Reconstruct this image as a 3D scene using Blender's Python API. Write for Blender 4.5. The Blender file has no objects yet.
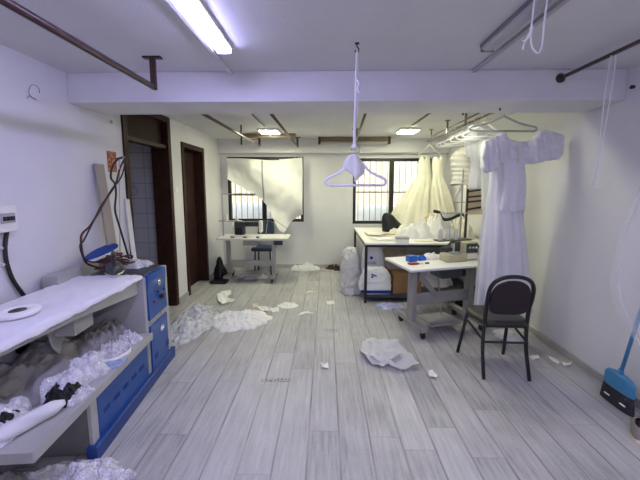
import bpy, bmesh, math, random
from mathutils import Vector, Matrix, noise, Euler
R = math.radians
C = bpy.context.scene.collection
sc = bpy.context.scene

# ------------------------------------------------------------------ camera
EYE = 1.55
FPX, CX, CY = 310.0, 320.0, 223.0
PITCH, YAW = R(6.6), R(1.1)
cam = bpy.data.cameras.new('camera'); co = bpy.data.objects.new('camera', cam); C.objects.link(co)
co.location = (0, 0, EYE); co.rotation_euler = (R(90) - PITCH, 0, YAW)
cam.sensor_width = 36; cam.sensor_fit = 'HORIZONTAL'; cam.lens = FPX/640*36; cam.shift_y = (CY-240)/640
cam.clip_start = .02
sc.camera = co
_fw = Vector((-math.sin(YAW)*math.cos(PITCH), math.cos(YAW)*math.cos(PITCH), -math.sin(PITCH)))
_rt = Vector((math.cos(YAW), math.sin(YAW), 0)); _up = _rt.cross(_fw)
def _ray(x, y): return _fw + _rt*((x-CX)/FPX) - _up*((y-CY)/FPX)
def Zp(x, y, z):                      # measured point on the horizontal plane z
    d = _ray(x, y); t = (z-EYE)/d.z; return Vector((d.x*t, d.y*t, z))
def Yp(x, y, Y):                      # measured point at depth Y
    d = _ray(x, y); t = Y/d.y; return Vector((d.x*t, Y, EYE+d.z*t))
def Xp(x, y, X):
    d = _ray(x, y); t = X/d.x; return Vector((X, d.y*t, EYE+d.z*t))

# ------------------------------------------------------------------ materials
def nt(name):
    m = bpy.data.materials.new(name); m.use_nodes = True
    n = m.node_tree; n.nodes.clear()
    out = n.nodes.new('ShaderNodeOutputMaterial')
    return m, n, out
def L(n, a, b): n.links.new(a, b)
def mat(name, col, rough=.5, metal=0, var=.06, vs=6, bump=0, bs=60, spec=.5, sheen=0, trans=0, alpha=1, coat=0, tex='noise'):
    m, n, out = nt(name)
    p = n.nodes.new('ShaderNodeBsdfPrincipled')
    tc = n.nodes.new('ShaderNodeTexCoord')
    ns = n.nodes.new('ShaderNodeTexNoise'); ns.inputs['Scale'].default_value = vs; ns.inputs['Detail'].default_value = 5
    L(n, tc.outputs['Object'], ns.inputs['Vector'])
    rp = n.nodes.new('ShaderNodeValToRGB')
    rp.color_ramp.elements[0].position = .3; rp.color_ramp.elements[1].position = .7
    rp.color_ramp.elements[0].color = (*[max(0, c*(1-var)) for c in col], 1)
    rp.color_ramp.elements[1].color = (*[min(1, c*(1+var)) for c in col], 1)
    L(n, ns.outputs['Fac'], rp.inputs['Fac']); L(n, rp.outputs['Color'], p.inputs['Base Color'])
    p.inputs['Roughness'].default_value = rough; p.inputs['Metallic'].default_value = metal
    p.inputs['Specular IOR Level'].default_value = spec
    if coat: p.inputs['Coat Weight'].default_value = coat
    if sheen: p.inputs['Sheen Weight'].default_value = sheen
    if bump:
        if tex == 'voronoi':
            b2 = n.nodes.new('ShaderNodeTexVoronoi'); b2.feature = 'DISTANCE_TO_EDGE'; b2.inputs['Scale'].default_value = bs; bo = b2.outputs['Distance']
        else:
            b2 = n.nodes.new('ShaderNodeTexNoise'); b2.inputs['Scale'].default_value = bs; b2.inputs['Detail'].default_value = 6; bo = b2.outputs['Fac']
        L(n, tc.outputs['Object'], b2.inputs['Vector'])
        bp = n.nodes.new('ShaderNodeBump'); bp.inputs['Strength'].default_value = bump; bp.inputs['Distance'].default_value = .01
        L(n, bo, bp.inputs['Height']); L(n, bp.outputs['Normal'], p.inputs['Normal'])
    sh = p.outputs[0]
    if trans:
        tl = n.nodes.new('ShaderNodeBsdfTranslucent'); L(n, rp.outputs['Color'], tl.inputs['Color'])
        mx = n.nodes.new('ShaderNodeMixShader'); mx.inputs[0].default_value = trans
        L(n, sh, mx.inputs[1]); L(n, tl.outputs[0], mx.inputs[2]); sh = mx.outputs[0]
    if alpha < 1:
        tr = n.nodes.new('ShaderNodeBsdfTransparent')
        mx = n.nodes.new('ShaderNodeMixShader'); mx.inputs[0].default_value = alpha
        L(n, tr.outputs[0], mx.inputs[1]); L(n, sh, mx.inputs[2]); sh = mx.outputs[0]
    L(n, sh, out.inputs['Surface'])
    return m
def emit(name, col, s):
    m, n, out = nt(name)
    e = n.nodes.new('ShaderNodeEmission'); e.inputs['Color'].default_value = (*col, 1); e.inputs['Strength'].default_value = s
    L(n, e.outputs[0], out.inputs['Surface']); return m
def glass(name):
    m, n, out = nt(name)
    t = n.nodes.new('ShaderNodeBsdfTransparent'); t.inputs['Color'].default_value = (.95, .97, .96, 1)
    g = n.nodes.new('ShaderNodeBsdfGlossy'); g.inputs['Roughness'].default_value = .05
    mx = n.nodes.new('ShaderNodeMixShader'); mx.inputs[0].default_value = .05
    L(n, t.outputs[0], mx.inputs[1]); L(n, g.outputs[0], mx.inputs[2]); L(n, mx.outputs[0], out.inputs['Surface']); return m
def plank_floor():
    m, n, out = nt('grey_laminate')
    p = n.nodes.new('ShaderNodeBsdfPrincipled'); tc = n.nodes.new('ShaderNodeTexCoord')
    sx = n.nodes.new('ShaderNodeSeparateXYZ'); L(n, tc.outputs['Object'], sx.inputs[0])
    def M(op, a, b=None, c=None):
        k = n.nodes.new('ShaderNodeMath'); k.operation = op
        for i, v in enumerate((a, b, c)):
            if v is None: continue
            if isinstance(v, (int, float)): k.inputs[i].default_value = v
            else: L(n, v, k.inputs[i])
        return k.outputs[0]
    W, LEN = .190, 1.25
    u = M('DIVIDE', M('ADD', sx.outputs['X'], 5*W+.105), W); iu = M('FLOOR', u); fu = M('FRACT', u)
    w1 = n.nodes.new('ShaderNodeTexWhiteNoise'); w1.noise_dimensions = '1D'; L(n, iu, w1.inputs['W'])
    v = M('ADD', M('DIVIDE', sx.outputs['Y'], LEN), w1.outputs['Value']); iv = M('FLOOR', v); fv = M('FRACT', v)
    cb = n.nodes.new('ShaderNodeCombineXYZ'); L(n, iu, cb.inputs[0]); L(n, iv, cb.inputs[1])
    w2 = n.nodes.new('ShaderNodeTexWhiteNoise'); w2.noise_dimensions = '2D'; L(n, cb.outputs[0], w2.inputs['Vector'])
    # grain stretched along the plank, shifted per plank
    gv = n.nodes.new('ShaderNodeCombineXYZ')
    L(n, M('MULTIPLY', sx.outputs['X'], 42), gv.inputs[0]); L(n, M('MULTIPLY_ADD', sx.outputs['Y'], 3.0, M('MULTIPLY', w2.outputs['Value'], 37)), gv.inputs[1])
    g = n.nodes.new('ShaderNodeTexNoise'); g.inputs['Scale'].default_value = 1; g.inputs['Detail'].default_value = 8; g.inputs['Roughness'].default_value = .65
    L(n, gv.outputs[0], g.inputs['Vector'])
    g2 = n.nodes.new('ShaderNodeTexNoise'); g2.inputs['Scale'].default_value = 3.2; g2.inputs['Detail'].default_value = 5
    L(n, tc.outputs['Object'], g2.inputs['Vector'])
    g3 = n.nodes.new('ShaderNodeTexNoise'); g3.inputs['Scale'].default_value = 70; g3.inputs['Detail'].default_value = 3
    L(n, tc.outputs['Object'], g3.inputs['Vector'])
    tone = M('ADD', M('ADD', M('MULTIPLY', w2.outputs['Value'], .17), M('MULTIPLY', g.outputs['Fac'], .70)), M('ADD', M('MULTIPLY', g2.outputs['Fac'], .34), M('MULTIPLY', g3.outputs['Fac'], .14)))
    rp = n.nodes.new('ShaderNodeValToRGB'); e = rp.color_ramp.elements
    e[0].position = .38; e[0].color = (.20, .192, .19, 1); e[1].position = 1.0; e[1].color = (.66, .65, .645, 1)
    k = e.new(.62); k.color = (.435, .425, .42, 1)
    L(n, tone, rp.inputs['Fac'])
    # seams
    su = M('LESS_THAN', M('MINIMUM', fu, M('SUBTRACT', 1, fu)), .030); sv = M('LESS_THAN', M('MINIMUM', fv, M('SUBTRACT', 1, fv)), .0025)
    # dark scuff mark (a strip of old glue on the boards)
    dx = M('ABSOLUTE', M('ADD', sx.outputs['X'], .40)); dy = M('ABSOLUTE', M('SUBTRACT', sx.outputs['Y'], 2.335))
    inx = M('LESS_THAN', dx, .125); iny = M('LESS_THAN', dy, .022)
    gg = M('GREATER_THAN', g3.outputs['Fac'], .52)
    d2 = M('POWER', M('ADD', M('POWER', M('DIVIDE', M('SUBTRACT', sx.outputs['X'], .06), .08), 2), M('POWER', M('DIVIDE', M('SUBTRACT', sx.outputs['Y'], 3.22), .05), 2)), .5)
    st2 = M('MULTIPLY', M('LESS_THAN', d2, 1.0), gg)
    stain = M('MAXIMUM', M('MULTIPLY', M('MULTIPLY', inx, iny), gg), M('MULTIPLY', st2, .6))
    dark = M('MAXIMUM', M('MAXIMUM', M('MULTIPLY', su, M('MULTIPLY_ADD', g2.outputs['Fac'], 1.5, -.35)), M('MULTIPLY', sv, .22)), M('MULTIPLY', stain, .8))
    mx = n.nodes.new('ShaderNodeMix'); mx.data_type = 'RGBA'; L(n, dark, mx.inputs['Factor'])
    L(n, rp.outputs['Color'], mx.inputs[6]); mx.inputs[7].default_value = (.075, .068, .062, 1)
    L(n, mx.outputs[2], p.inputs['Base Color'])
    p.inputs['Roughness'].default_value = .42; p.inputs['Specular IOR Level'].default_value = .4
    bp = n.nodes.new('ShaderNodeBump'); bp.inputs['Strength'].default_value = .25; bp.inputs['Distance'].default_value = .004
    L(n, M('SUBTRACT', g.outputs['Fac'], su), bp.inputs['Height']); L(n, bp.outputs['Normal'], p.inputs['Normal'])
    L(n, p.outputs[0], out.inputs['Surface']); return m
def tile_wall():
    m, n, out = nt('bathroom_tile')
    p = n.nodes.new('ShaderNodeBsdfPrincipled'); tc = n.nodes.new('ShaderNodeTexCoord')
    mp = n.nodes.new('ShaderNodeMapping'); mp.inputs['Rotation'].default_value = (R(90), 0, 0); L(n, tc.outputs['Object'], mp.inputs[0])
    b = n.nodes.new('ShaderNodeTexBrick'); b.offset = 0; b.inputs['Scale'].default_value = 1
    b.inputs['Brick Width'].default_value = .2; b.inputs['Row Height'].default_value = .2; b.inputs['Mortar Size'].default_value = .004
    b.inputs['Color1'].default_value = (.66, .66, .68, 1); b.inputs['Color2'].default_value = (.62, .62, .65, 1); b.inputs['Mortar'].default_value = (.34, .33, .33, 1)
    L(n, mp.outputs[0], b.inputs['Vector']); L(n, b.outputs['Color'], p.inputs['Base Color']); p.inputs['Roughness'].default_value = .25
    L(n, p.outputs[0], out.inputs['Surface']); return m
def fence_mat():
    m, n, out = nt('corrugated_cream')
    p = n.nodes.new('ShaderNodeBsdfPrincipled'); tc = n.nodes.new('ShaderNodeTexCoord')
    ns = n.nodes.new('ShaderNodeTexNoise'); ns.inputs['Scale'].default_value = 2.5; L(n, tc.outputs['Object'], ns.inputs['Vector'])
    rp = n.nodes.new('ShaderNodeValToRGB'); rp.color_ramp.elements[0].color = (.72, .62, .50, 1); rp.color_ramp.elements[1].color = (.84, .75, .62, 1)
    L(n, ns.outputs['Fac'], rp.inputs['Fac']); L(n, rp.outputs['Color'], p.inputs['Base Color']); p.inputs['Roughness'].default_value = .7
    L(n, p.outputs[0], out.inputs['Surface']); return m

WALLC = (.72, .71, .73)
M_wall = mat('wall_paint', WALLC, .65, var=.035, vs=2.5, bump=.12, bs=90, spec=.3)
M_ceil = mat('ceiling_plaster', (.70, .69, .71), .8, var=.04, vs=3, bump=.35, bs=140, spec=.2)
M_floor = plank_floor()
M_tile = tile_wall()
M_base = mat('baseboard_grey', (.42, .40, .39), .5, var=.1)
M_brown = mat('dark_brown_wood', (.038, .016, .011), .5, var=.3, vs=9, spec=.2)
M_redbrown = mat('door_leaf_brown', (.030, .012, .010), .6, var=.3, vs=5, spec=.15)
M_frame = mat('black_window_frame', (.012, .012, .013), .4)
M_bar = mat('grey_bar_paint', (.30, .27, .22), .5)
M_glass = glass('window_glass')
M_pipe = mat('brown_pipe_paint', (.055, .028, .024), .28, var=.25, metal=.2)
M_pipeg = mat('bronze_pipe', (.12, .09, .072), .3, metal=.6, var=.2)
M_steel = mat('dull_steel', (.45, .45, .46), .35, metal=.7, var=.1)
M_chrome = mat('chrome', (.75, .75, .76), .15, metal=1)
M_grey = mat('grey_enamel', (.43, .425, .41), .45, var=.06)
M_greyd = mat('grey_metal_table', (.32, .31, .30), .5, var=.1)
M_blue = mat('blue_enamel', (.006, .070, .31), .35, var=.08, coat=.2)
M_blued = mat('blue_enamel_kick', (.006, .045, .22), .4, var=.1)
M_cover = mat('white_board_cloth', (.75, .74, .77), .9, var=.05, vs=5, bump=.25, bs=40, sheen=.2)
M_white = mat('white_cotton', (.86, .85, .84), .9, var=.05, vs=8, bump=.2, bs=60, trans=.15)
M_ivory = mat('ivory_satin', (.88, .85, .72), .55, var=.06, vs=6, bump=.12, bs=30, trans=.15, sheen=.2)
M_sheet = mat('off_white_sheet', (.93, .92, .89), .9, var=.03, vs=4, bump=.15, bs=25, trans=.12)
M_lace = mat('white_lace', (.88, .87, .90), .7, var=.06, vs=70, bump=.45, bs=110, tex='voronoi', trans=.1)
M_packed = mat('packed_lace_in_film', (.68, .67, .73), .20, var=.26, vs=26, bump=1.0, bs=60, tex='voronoi', spec=1.0)
M_satin = mat('white_satin_gown', (.86, .86, .88), .6, var=.04, vs=6, bump=.1, bs=40, trans=.15)
M_tulle = mat('white_tulle', (.86, .85, .88), .9, var=.04, trans=.4, alpha=.2)
M_tulled = mat('layered_tulle', (.86, .86, .88), .9, var=.05, trans=.3, alpha=.75)
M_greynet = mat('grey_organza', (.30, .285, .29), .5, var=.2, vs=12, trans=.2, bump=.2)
M_plastic = mat('clear_plastic_film', (.85, .86, .90), .12, var=.03, spec=.8, alpha=.55)
M_foil = mat('crinkled_packing_film', (.74, .75, .79), .12, var=.25, vs=22, bump=.9, bs=35, spec=1.0, alpha=.72)
M_paper = mat('white_paper', (.86, .85, .82), .8, var=.03)
M_black = mat('black_plastic', (.012, .012, .014), .35)
M_blackbag = mat('black_bag_film', (.011, .011, .012), .35, bump=.5, bs=30, spec=.35)
M_rubber = mat('black_cable', (.015, .013, .014), .5)
M_redcable = mat('dark_red_cable', (.07, .018, .018), .45, var=.3)
M_chair = mat('black_chair_paint', (.010, .010, .011), .3)
M_pad = mat('dark_maroon_vinyl', (.020, .012, .014), .45, var=.2, bump=.1, bs=120)
M_seat = mat('dark_olive_vinyl', (.028, .026, .022), .4, var=.15, bump=.1, bs=120)
M_card = mat('beige_cardboard', (.36, .315, .275), .85, var=.08)
M_box = mat('brown_cardboard', (.30, .165, .075), .85, var=.12)
M_cone = mat('grey_white_thread', (.50, .50, .49), .8, var=.08)
M_beige = mat('beige_machine', (.46, .43, .29), .4, var=.06)
M_navy = mat('navy_chair_back', (.03, .055, .10), .5, var=.2)
M_machine = mat('dark_machine_casting', (.045, .05, .06), .4, var=.2)
M_cream = mat('white_enamel', (.80, .79, .74), .35, var=.03)
M_tabletop = mat('white_laminate', (.80, .79, .77), .35, var=.03, vs=4)
M_bluep = mat('bright_blue_plastic', (.01, .10, .50), .4)
M_bluec = mat('deep_blue_cloth', (.008, .045, .27), .8, var=.1)
M_red = mat('dark_red_plastic', (.28, .012, .02), .4)
M_yellow = mat('yellow_ruler', (.75, .55, .06), .5)
M_poster = mat('orange_brown_print', (.36, .12, .06), .6, var=.95, vs=45)
M_broom = mat('blue_broom_plastic', (.06, .25, .45), .4, var=.05)
M_bristle = mat('dark_bristles', (.035, .032, .036), .8, var=.3, vs=90, bump=.5, bs=120)
M_shoe = mat('beige_suede', (.30, .26, .23), .9, var=.15, vs=20, bump=.2)
M_shoed = mat('shoe_dark_lining', (.03, .03, .032), .9)
M_sandal = mat('brown_leather', (.07, .040, .028), .5, var=.3, vs=20)
M_sack = mat('white_woven_sack', (.82, .83, .86), .5, var=.05, bump=.35, bs=22)
M_sackg = mat('greyish_film_bag', (.66, .66, .66), .3, var=.1, bump=.5, bs=18, alpha=.92)
M_logo = mat('sack_blue_print', (.01, .025, .22), .6)
M_woodb = mat('tan_batten_wood', (.15, .105, .06), .5, var=.25, vs=10)
M_slat = mat('dark_wood_slat', (.06, .028, .018), .5, var=.2)
M_liner = mat('cream_backing', (.80, .69, .52), .85, var=.05)
M_offd = mat('grey_lamp_housing', (.16, .155, .165), .4)
M_off = mat('unlit_diffuser', (.40, .39, .41), .3, var=.05)
M_hang = mat('bright_white_plastic', (.92, .91, .86), .4)
M_cord = mat('white_cord', (.82, .81, .84), .8)
M_lav = mat('white_hanger_plastic', (.80, .79, .90), .35)
M_lampF = emit('lit_tube_cool', (.51, .495, 1.0), 32)
M_lampB = emit('lit_panel_warm', (.98, 1.0, .68), 42)
M_fillH = emit('added_fill_white', (.98, 1.0, .72), 20)
M_fillN = emit('added_fill_neutral', (.77, .74, 1.0), 48)
M_fence = fence_mat()
M_ground = mat('outdoor_concrete', (.55, .52, .50), .9)
M_whitecover = mat('white_car_cover', (.82, .82, .82), .6)
M_beigef = mat('beige_cloth', (.55, .50, .38), .85, var=.1, bump=.2, bs=20)
M_hat = mat('tan_felt', (.42, .29, .13), .8, var=.1)
M_bluefoil = mat('blue_grey_lace', (.30, .36, .55), .5, var=.25, vs=40, bump=.6, bs=50, tex='voronoi')
M_bluebag = mat('blue_white_film', (.45, .48, .68), .3, var=.4, vs=14)

# ------------------------------------------------------------------ mesh builder
class MB:
    def __init__(s): s.bm = bmesh.new()
    def _add(s, vs, fs):
        v = [s.bm.verts.new(p) for p in vs]
        for f in fs:
            try: s.bm.faces.new([v[i] for i in f])
            except ValueError: pass
        return s
    def box(s, lo, hi, M=None):
        vs = [Vector((x, y, z)) for x in (lo[0], hi[0]) for y in (lo[1], hi[1]) for z in (lo[2], hi[2])]
        if M: vs = [M @ v for v in vs]
        return s._add(vs, [(0,1,3,2),(4,6,7,5),(0,4,5,1),(2,3,7,6),(0,2,6,4),(1,5,7,3)])
    def tube(s, pts, r, n=10, closed=False):
        pts = [Vector(p) for p in pts]; N = len(pts); rr = r if isinstance(r, (list, tuple)) else [r]*N
        ref = None; rings = []
        for i, p in enumerate(pts):
            a = pts[i-1] if (i > 0 or closed) else p; b = pts[(i+1) % N] if (i < N-1 or closed) else p
            t = (b-a).normalized()
            if ref is None: ref = Vector((0,0,1)) if abs(t.z) < .9 else Vector((1,0,0))
            u = (ref - t*ref.dot(t))
            if u.length < 1e-5: u = t.orthogonal()
            u.normalize(); ref = u; w = t.cross(u)
            rings.append([p + (u*math.cos(2*math.pi*k/n) + w*math.sin(2*math.pi*k/n))*rr[i] for k in range(n)])
        vs = [q for ring in rings for q in ring]; fs = []
        for i in range(N if closed else N-1):
            j = (i+1) % N
            for k in range(n): fs.append((i*n+k, i*n+(k+1)%n, j*n+(k+1)%n, j*n+k))
        if not closed: fs += [tuple(range(n))[::-1], tuple(range((N-1)*n, N*n))]
        return s._add(vs, fs)
    def lathe(s, prof, c=(0,0,0), n=20, M=None):
        vs = []; c = Vector(c)
        for r, z in prof:
            for k in range(n): 
                v = Vector((r*math.cos(2*math.pi*k/n), r*math.sin(2*math.pi*k/n), z))
                vs.append((M @ v if M else v) + c)
        fs = []; N = len(prof)
        for i in range(N-1):
            for k in range(n): fs.append((i*n+k, i*n+(k+1)%n, (i+1)*n+(k+1)%n, (i+1)*n+k))
        fs += [tuple(range(n))[::-1], tuple(range((N-1)*n, N*n))]
        return s._add(vs, fs)
    def prism(s, poly, vec):            # polygon of 3-D points extruded by vec
        n = len(poly); vec = Vector(vec); a = [Vector(p) for p in poly]; vs = a + [p+vec for p in a]
        return s._add(vs, [tuple(range(n))[::-1], tuple(range(n, 2*n))] + [(i, (i+1)%n, n+(i+1)%n, n+i) for i in range(n)])
    def grid(s, fn, nu, nv, wrapu=False):
        vs = [Vector(fn(i/nu, j/nv)) for j in range(nv+1) for i in range(nu + (0 if wrapu else 1))]
        w = nu if wrapu else nu+1; fs = []
        for j in range(nv):
            for i in range(nu):
                i2 = (i+1) % w
                fs.append((j*w+i, j*w+i2, (j+1)*w+i2, (j+1)*w+i))
        return s._add(vs, fs)
    def loft(s, rings, caps=True):
        n = len(rings[0]); vs = [Vector(p) for r in rings for p in r]; fs = []
        for i in range(len(rings)-1):
            for k in range(n): fs.append((i*n+k, i*n+(k+1)%n, (i+1)*n+(k+1)%n, (i+1)*n+k))
        if caps: fs += [tuple(range(n))[::-1], tuple(range((len(rings)-1)*n, len(rings)*n))]
        return s._add(vs, fs)
    def build(s, name, m, parent=None, smooth=False, bevel=0, solid=0, sub=0, loc=None, rot=None):
        bmesh.ops.recalc_face_normals(s.bm, faces=s.bm.faces)
        me = bpy.data.meshes.new(name); s.bm.to_mesh(me); s.bm.free()
        me.materials.append(m)
        if smooth:
            for p in me.polygons: p.use_smooth = True
        o = bpy.data.objects.new(name, me); C.objects.link(o)
        if parent: o.parent = parent
        if loc is not None: o.location = loc
        if rot is not None: o.rotation_euler = rot
        if sub:
            k = o.modifiers.new('sub', 'SUBSURF'); k.levels = k.render_levels = sub
        if solid:
            k = o.modifiers.new('solid', 'SOLIDIFY'); k.thickness = solid; k.offset = 0
        if bevel:
            k = o.modifiers.new('bevel', 'BEVEL'); k.width = bevel; k.segments = 2; k.limit_method = 'ANGLE'
        return o
def tag(o, label, cat, group=None, kind=None):
    o['label'] = label; o['category'] = cat
    if group: o['group'] = group
    if kind: o['kind'] = kind
    return o
def thing(name, label, cat, loc=(0,0,0), rz=0, group=None):
    o = bpy.data.objects.new(name, None); C.objects.link(o); o.empty_display_size = .1
    o.location = loc; o.rotation_euler = (0, 0, rz); return tag(o, label, cat, group)
def struct(mb, name, m, parent=None, **k):
    o = mb.build(name, m, parent, **k)
    if not parent: o['kind'] = 'structure'
    return o
def copy_tree(o, parent=None):
    c = o.copy(); C.objects.link(c)
    if parent: c.parent = parent
    for ch in list(o.children): copy_tree(ch, c)
    return c
def local(o, p):                        # world point into a thing's own frame
    M = Matrix.Translation(o.location) @ o.rotation_euler.to_matrix().to_4x4()
    return M.inverted() @ Vector(p)
def box1(lo, hi): return MB().box(lo, hi)
def fb(p, sc_=1, seed=0, octv=4): return noise.fractal(Vector(p)*sc_ + Vector((seed*7.3, seed*3.1, seed*1.7)), 1, 2, octv)
def cat_rom(P, t):
    n = len(P)-1; x = min(max(t*n, 0), n-1e-6); i = int(x); f = x-i
    p0, p1, p2, p3 = P[max(i-1,0)], P[i], P[i+1], P[min(i+2,n)]
    return tuple(.5*((2*b) + (c-a)*f + (2*a-5*b+4*c-d)*f*f + (3*b-a-3*c+d)*f**3) for a,b,c,d in zip(p0,p1,p2,p3))
def smooth_path(P, n=24): return [cat_rom([tuple(p) for p in P], i/n) for i in range(n+1)]
def gown(rows, k=14, amp=.08, n=96, nz=30, seed=0, wr=.004, cup=0):     # rows: z, xc, yc, half width, half depth, pleat depth
    rings = []
    for j in range(nz+1):
        z, xc, yc, hw, hd, pl = cat_rom(rows, j/nz)
        ring = []
        for i in range(n):
            a = 2*math.pi*i/n
            q = 1 + pl*(.6*math.sin(k*a + 1.5*math.sin(2*a+seed) + .35*math.sin(z*6+seed)) + .4*math.sin((k*1.7//1)*a+seed*2+z*2))
            w = fb((math.cos(a)*2, math.sin(a)*2, z*3), 2, seed)*wr
            ring.append((xc + math.cos(a)*hw*q + w, yc + math.sin(a)*hd*q + w, z + cup*(math.sin(abs(math.cos(a))*2.6)-.75)*max(0, 1-j/4)))
        rings.append(ring)
    return MB().loft(rings, caps=False)
def heap(cx, cy, rx, ry, h, z0=.002, seed=0, nu=54, nv=20, crease=1.0, rot=0, edge=.25, fine=.5):
    ca, sa = math.cos(rot), math.sin(rot)
    def prof(r, a):
        e = 1 + edge*fb((math.cos(a)*1.2, math.sin(a)*1.2, 0), 1.5, seed)
        x, y = r*rx*e*math.cos(a), r*ry*e*math.sin(a)
        d = 0
        for s_, amp in ((3/max(rx,ry)*.5, .55), (7/max(rx,ry)*.5, .30*fine*2)):
            v = noise.voronoi(Vector((x*s_+seed*5.1, y*s_+seed*2.3, seed)))[0]
            d += amp*(v[1]-v[0])
        n1 = fb((x, y, 0), 3/max(rx, ry), seed+2, 5)
        z = h*(max(0, 1-r**2.4))**.7*(.55 + crease*.55*d + .25*n1*crease) + .006*crease*abs(n1)
        if r >= .999: z = 0
        return Vector((cx + x*ca - y*sa, cy + x*sa + y*ca, z0 + max(z, .0015)))
    mb = MB()
    c0 = prof(0.0001, 0); rings = [[prof((j+1)/nv, 2*math.pi*i/nu) for i in range(nu)] for j in range(nv)]
    vs = [c0] + [p for r in rings for p in r]; fs = [(0, 1+i, 1+(i+1)%nu) for i in range(nu)]
    for j in range(nv-1):
        for i in range(nu): fs.append((1+j*nu+i, 1+(j+1)*nu+i, 1+(j+1)*nu+(i+1)%nu, 1+j*nu+(i+1)%nu))
    low = [Vector((p.x, p.y, z0)) for p in rings[-1]]; b = len(vs); vs += low
    for i in range(nu): fs.append((1+(nv-1)*nu+i, b+i, b+(i+1)%nu, 1+(nv-1)*nu+(i+1)%nu))
    fs.append(tuple(b+i for i in range(nu))[::-1])
    return mb._add(vs, fs)
def flat_piece(poly, curl=.01, z0=.0015, seed=0, n=5, fq=9):     # a scrap with an outline and a slight curl, polygon in plan
    P = [Vector(p) for p in poly]; c = sum(P, Vector((0,0,0)))/len(P)
    mb = MB(); m = len(P); rings = []
    for j in range(1, n+1):
        rg = []
        for k in range(m*3):
            i = k//3; f = (k % 3)/3; q = P[i].lerp(P[(i+1) % m], f); p = c.lerp(q, j/n)
            rg.append((p.x, p.y, z0 + curl*abs(fb((p.x, p.y, 0), fq, seed, 3))*1.3 + curl*.2*(j/n)))
        rings.append(rg)
    vs = [(c.x, c.y, z0 + curl*.5)] + [p for r in rings for p in r]; w = m*3
    fs = [(0, 1+i, 1+(i+1)%w) for i in range(w)]
    for j in range(n-1):
        for i in range(w): fs.append((1+j*w+i, 1+(j+1)*w+i, 1+(j+1)*w+(i+1)%w, 1+j*w+(i+1)%w))
    return mb._add(vs, fs)

# ------------------------------------------------------------------ room shell
XL, XR, YB, YF, ZC = -1.97, 2.21, 5.85, -1.6, 2.41
struct(box1((-3.4, YF-.1, -.1), (XR+.15, YB+.15, 0)), 'floor', M_floor)
struct(box1((-3.4, YF-.1, ZC), (XR+.15, YB+.15, ZC+.12)), 'ceiling', M_ceil)
wl = MB()
wl.box((XL-.2, YF, 0), (XL, 3.03, ZC)); wl.box((XL-.2, 3.96, 0), (XL, 4.25, ZC)); wl.box((XL-.2, 5.03, 0), (XL, YB+.15, ZC))
wl.box((XL-.2, 4.25, 2.165), (XL, 5.03, ZC))
struct(wl, 'wall_left', M_wall)
struct(box1((XR, YF, 0), (XR+.15, YB+.15, ZC)), 'wall_right', M_wall)
W1 = (-1.85, -.42, .895, 2.11); W2 = (.505, 1.95, .86, 2.08)
wb = MB()
wb.box((XL, YB, 0), (W1[0], YB+.15, ZC)); wb.box((W1[1], YB, 0), (W2[0], YB+.15, ZC)); wb.box((W2[1], YB, 0), (XR, YB+.15, ZC))
for w in (W1, W2):
    wb.box((w[0], YB, 0), (w[1], YB+.15, w[2])); wb.box((w[0], YB, w[3]), (w[1], YB+.15, ZC))
struct(wb, 'wall_back', M_wall)
struct(box1((-3.4, YF-.1, 0), (XR+.15, YF, ZC)), 'wall_front', M_wall)
struct(box1((XL, 2.42, 2.19), (XR, 2.82, ZC)), 'beam_middle', M_wall, bevel=.006)
struct(box1((XL, 5.70, 2.165), (XR, YB, ZC)), 'beam_back', M_wall, bevel=.006)
struct(MB().box((XR-.015, YF, 0), (XR, YB, .07)), 'baseboard_right', M_base, bevel=.004)
struct(MB().box((XL, YB-.012, 0), (XR-.015, YB, .07)), 'baseboard_back', M_base, bevel=.004)
bl = MB(); bl.box((XL, YF, 0), (XL+.012, 3.03, .07)); bl.box((XL, 3.96, 0), (XL+.012, 4.25, .07)); bl.box((XL, 5.03, 0), (XL+.012, YB-.012, .07))
struct(bl, 'baseboard_left', M_base)
# bathroom behind the first door and the dark room behind the second
struct(MB().box((-3.4, 4.10, 0), (XL-.2, 4.2, ZC)), 'wall_bathroom_far', M_tile)
struct(MB().box((-3.4, YF, 0), (-3.3, 4.10, ZC)), 'wall_bathroom_side', M_tile)
ring = MB().tube([(-2.55+.055*math.cos(a*math.pi/9), 4.085, 1.50+.055*math.sin(a*math.pi/9)) for a in range(18)], .006, 6, closed=True)
ring.box((-2.56, 4.08, 1.55), (-2.54, 4.10, 1.57))
tag(ring.build('towel_ring', M_steel, smooth=True), 'small round towel ring on the grey bathroom tiles seen through the open doorway', 'towel ring')

def door(name, y0, y1, ztop, transom=None, leaf=True):
    d = bpy.data.objects.new(name, None); C.objects.link(d); d['kind'] = 'structure'
    f = MB()
    f.box((XL-.205, y0, 0), (XL+.018, y0+.07, ztop)); f.box((XL-.205, y1-.075, 0), (XL+.018, y1, ztop)); f.box((XL-.205, y0+.07, ztop-.07), (XL+.018, y1-.075, ztop))
    f.build('door_frame', M_brown, d, bevel=.006)
    if transom:
        MB().box((XL-.12, y0+.07, transom), (XL-.01, y1-.075, transom+.045)).build('transom_bar', M_brown, d, bevel=.005)
        MB().box((XL-.09, y0+.07, transom+.045), (XL-.06, y1-.075, ztop-.07)).build('transom_panel', M_redbrown, d)
    if leaf:
        MB().box((XL-.17, y0+.07, .012), (XL-.13, y1-.075, ztop-.07)).build('door_leaf', M_redbrown, d, bevel=.004)
    return d
door('door_1', 3.03, 3.96, ZC-.002, transom=2.02, leaf=False)
d2 = door('door_2', 4.25, 5.03, 2.165)
p_ = MB()
for z0 in (.15, 1.15): p_.box((XL-.131, 4.42, z0), (XL-.122, 4.86, z0+.8))
p_.build('leaf_panel', M_redbrown, d2, bevel=.004)
MB().box((XL-.12, 4.32, 0), (XL+.03, 4.955, .012)).build('threshold', M_base, d2, bevel=.003)

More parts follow.
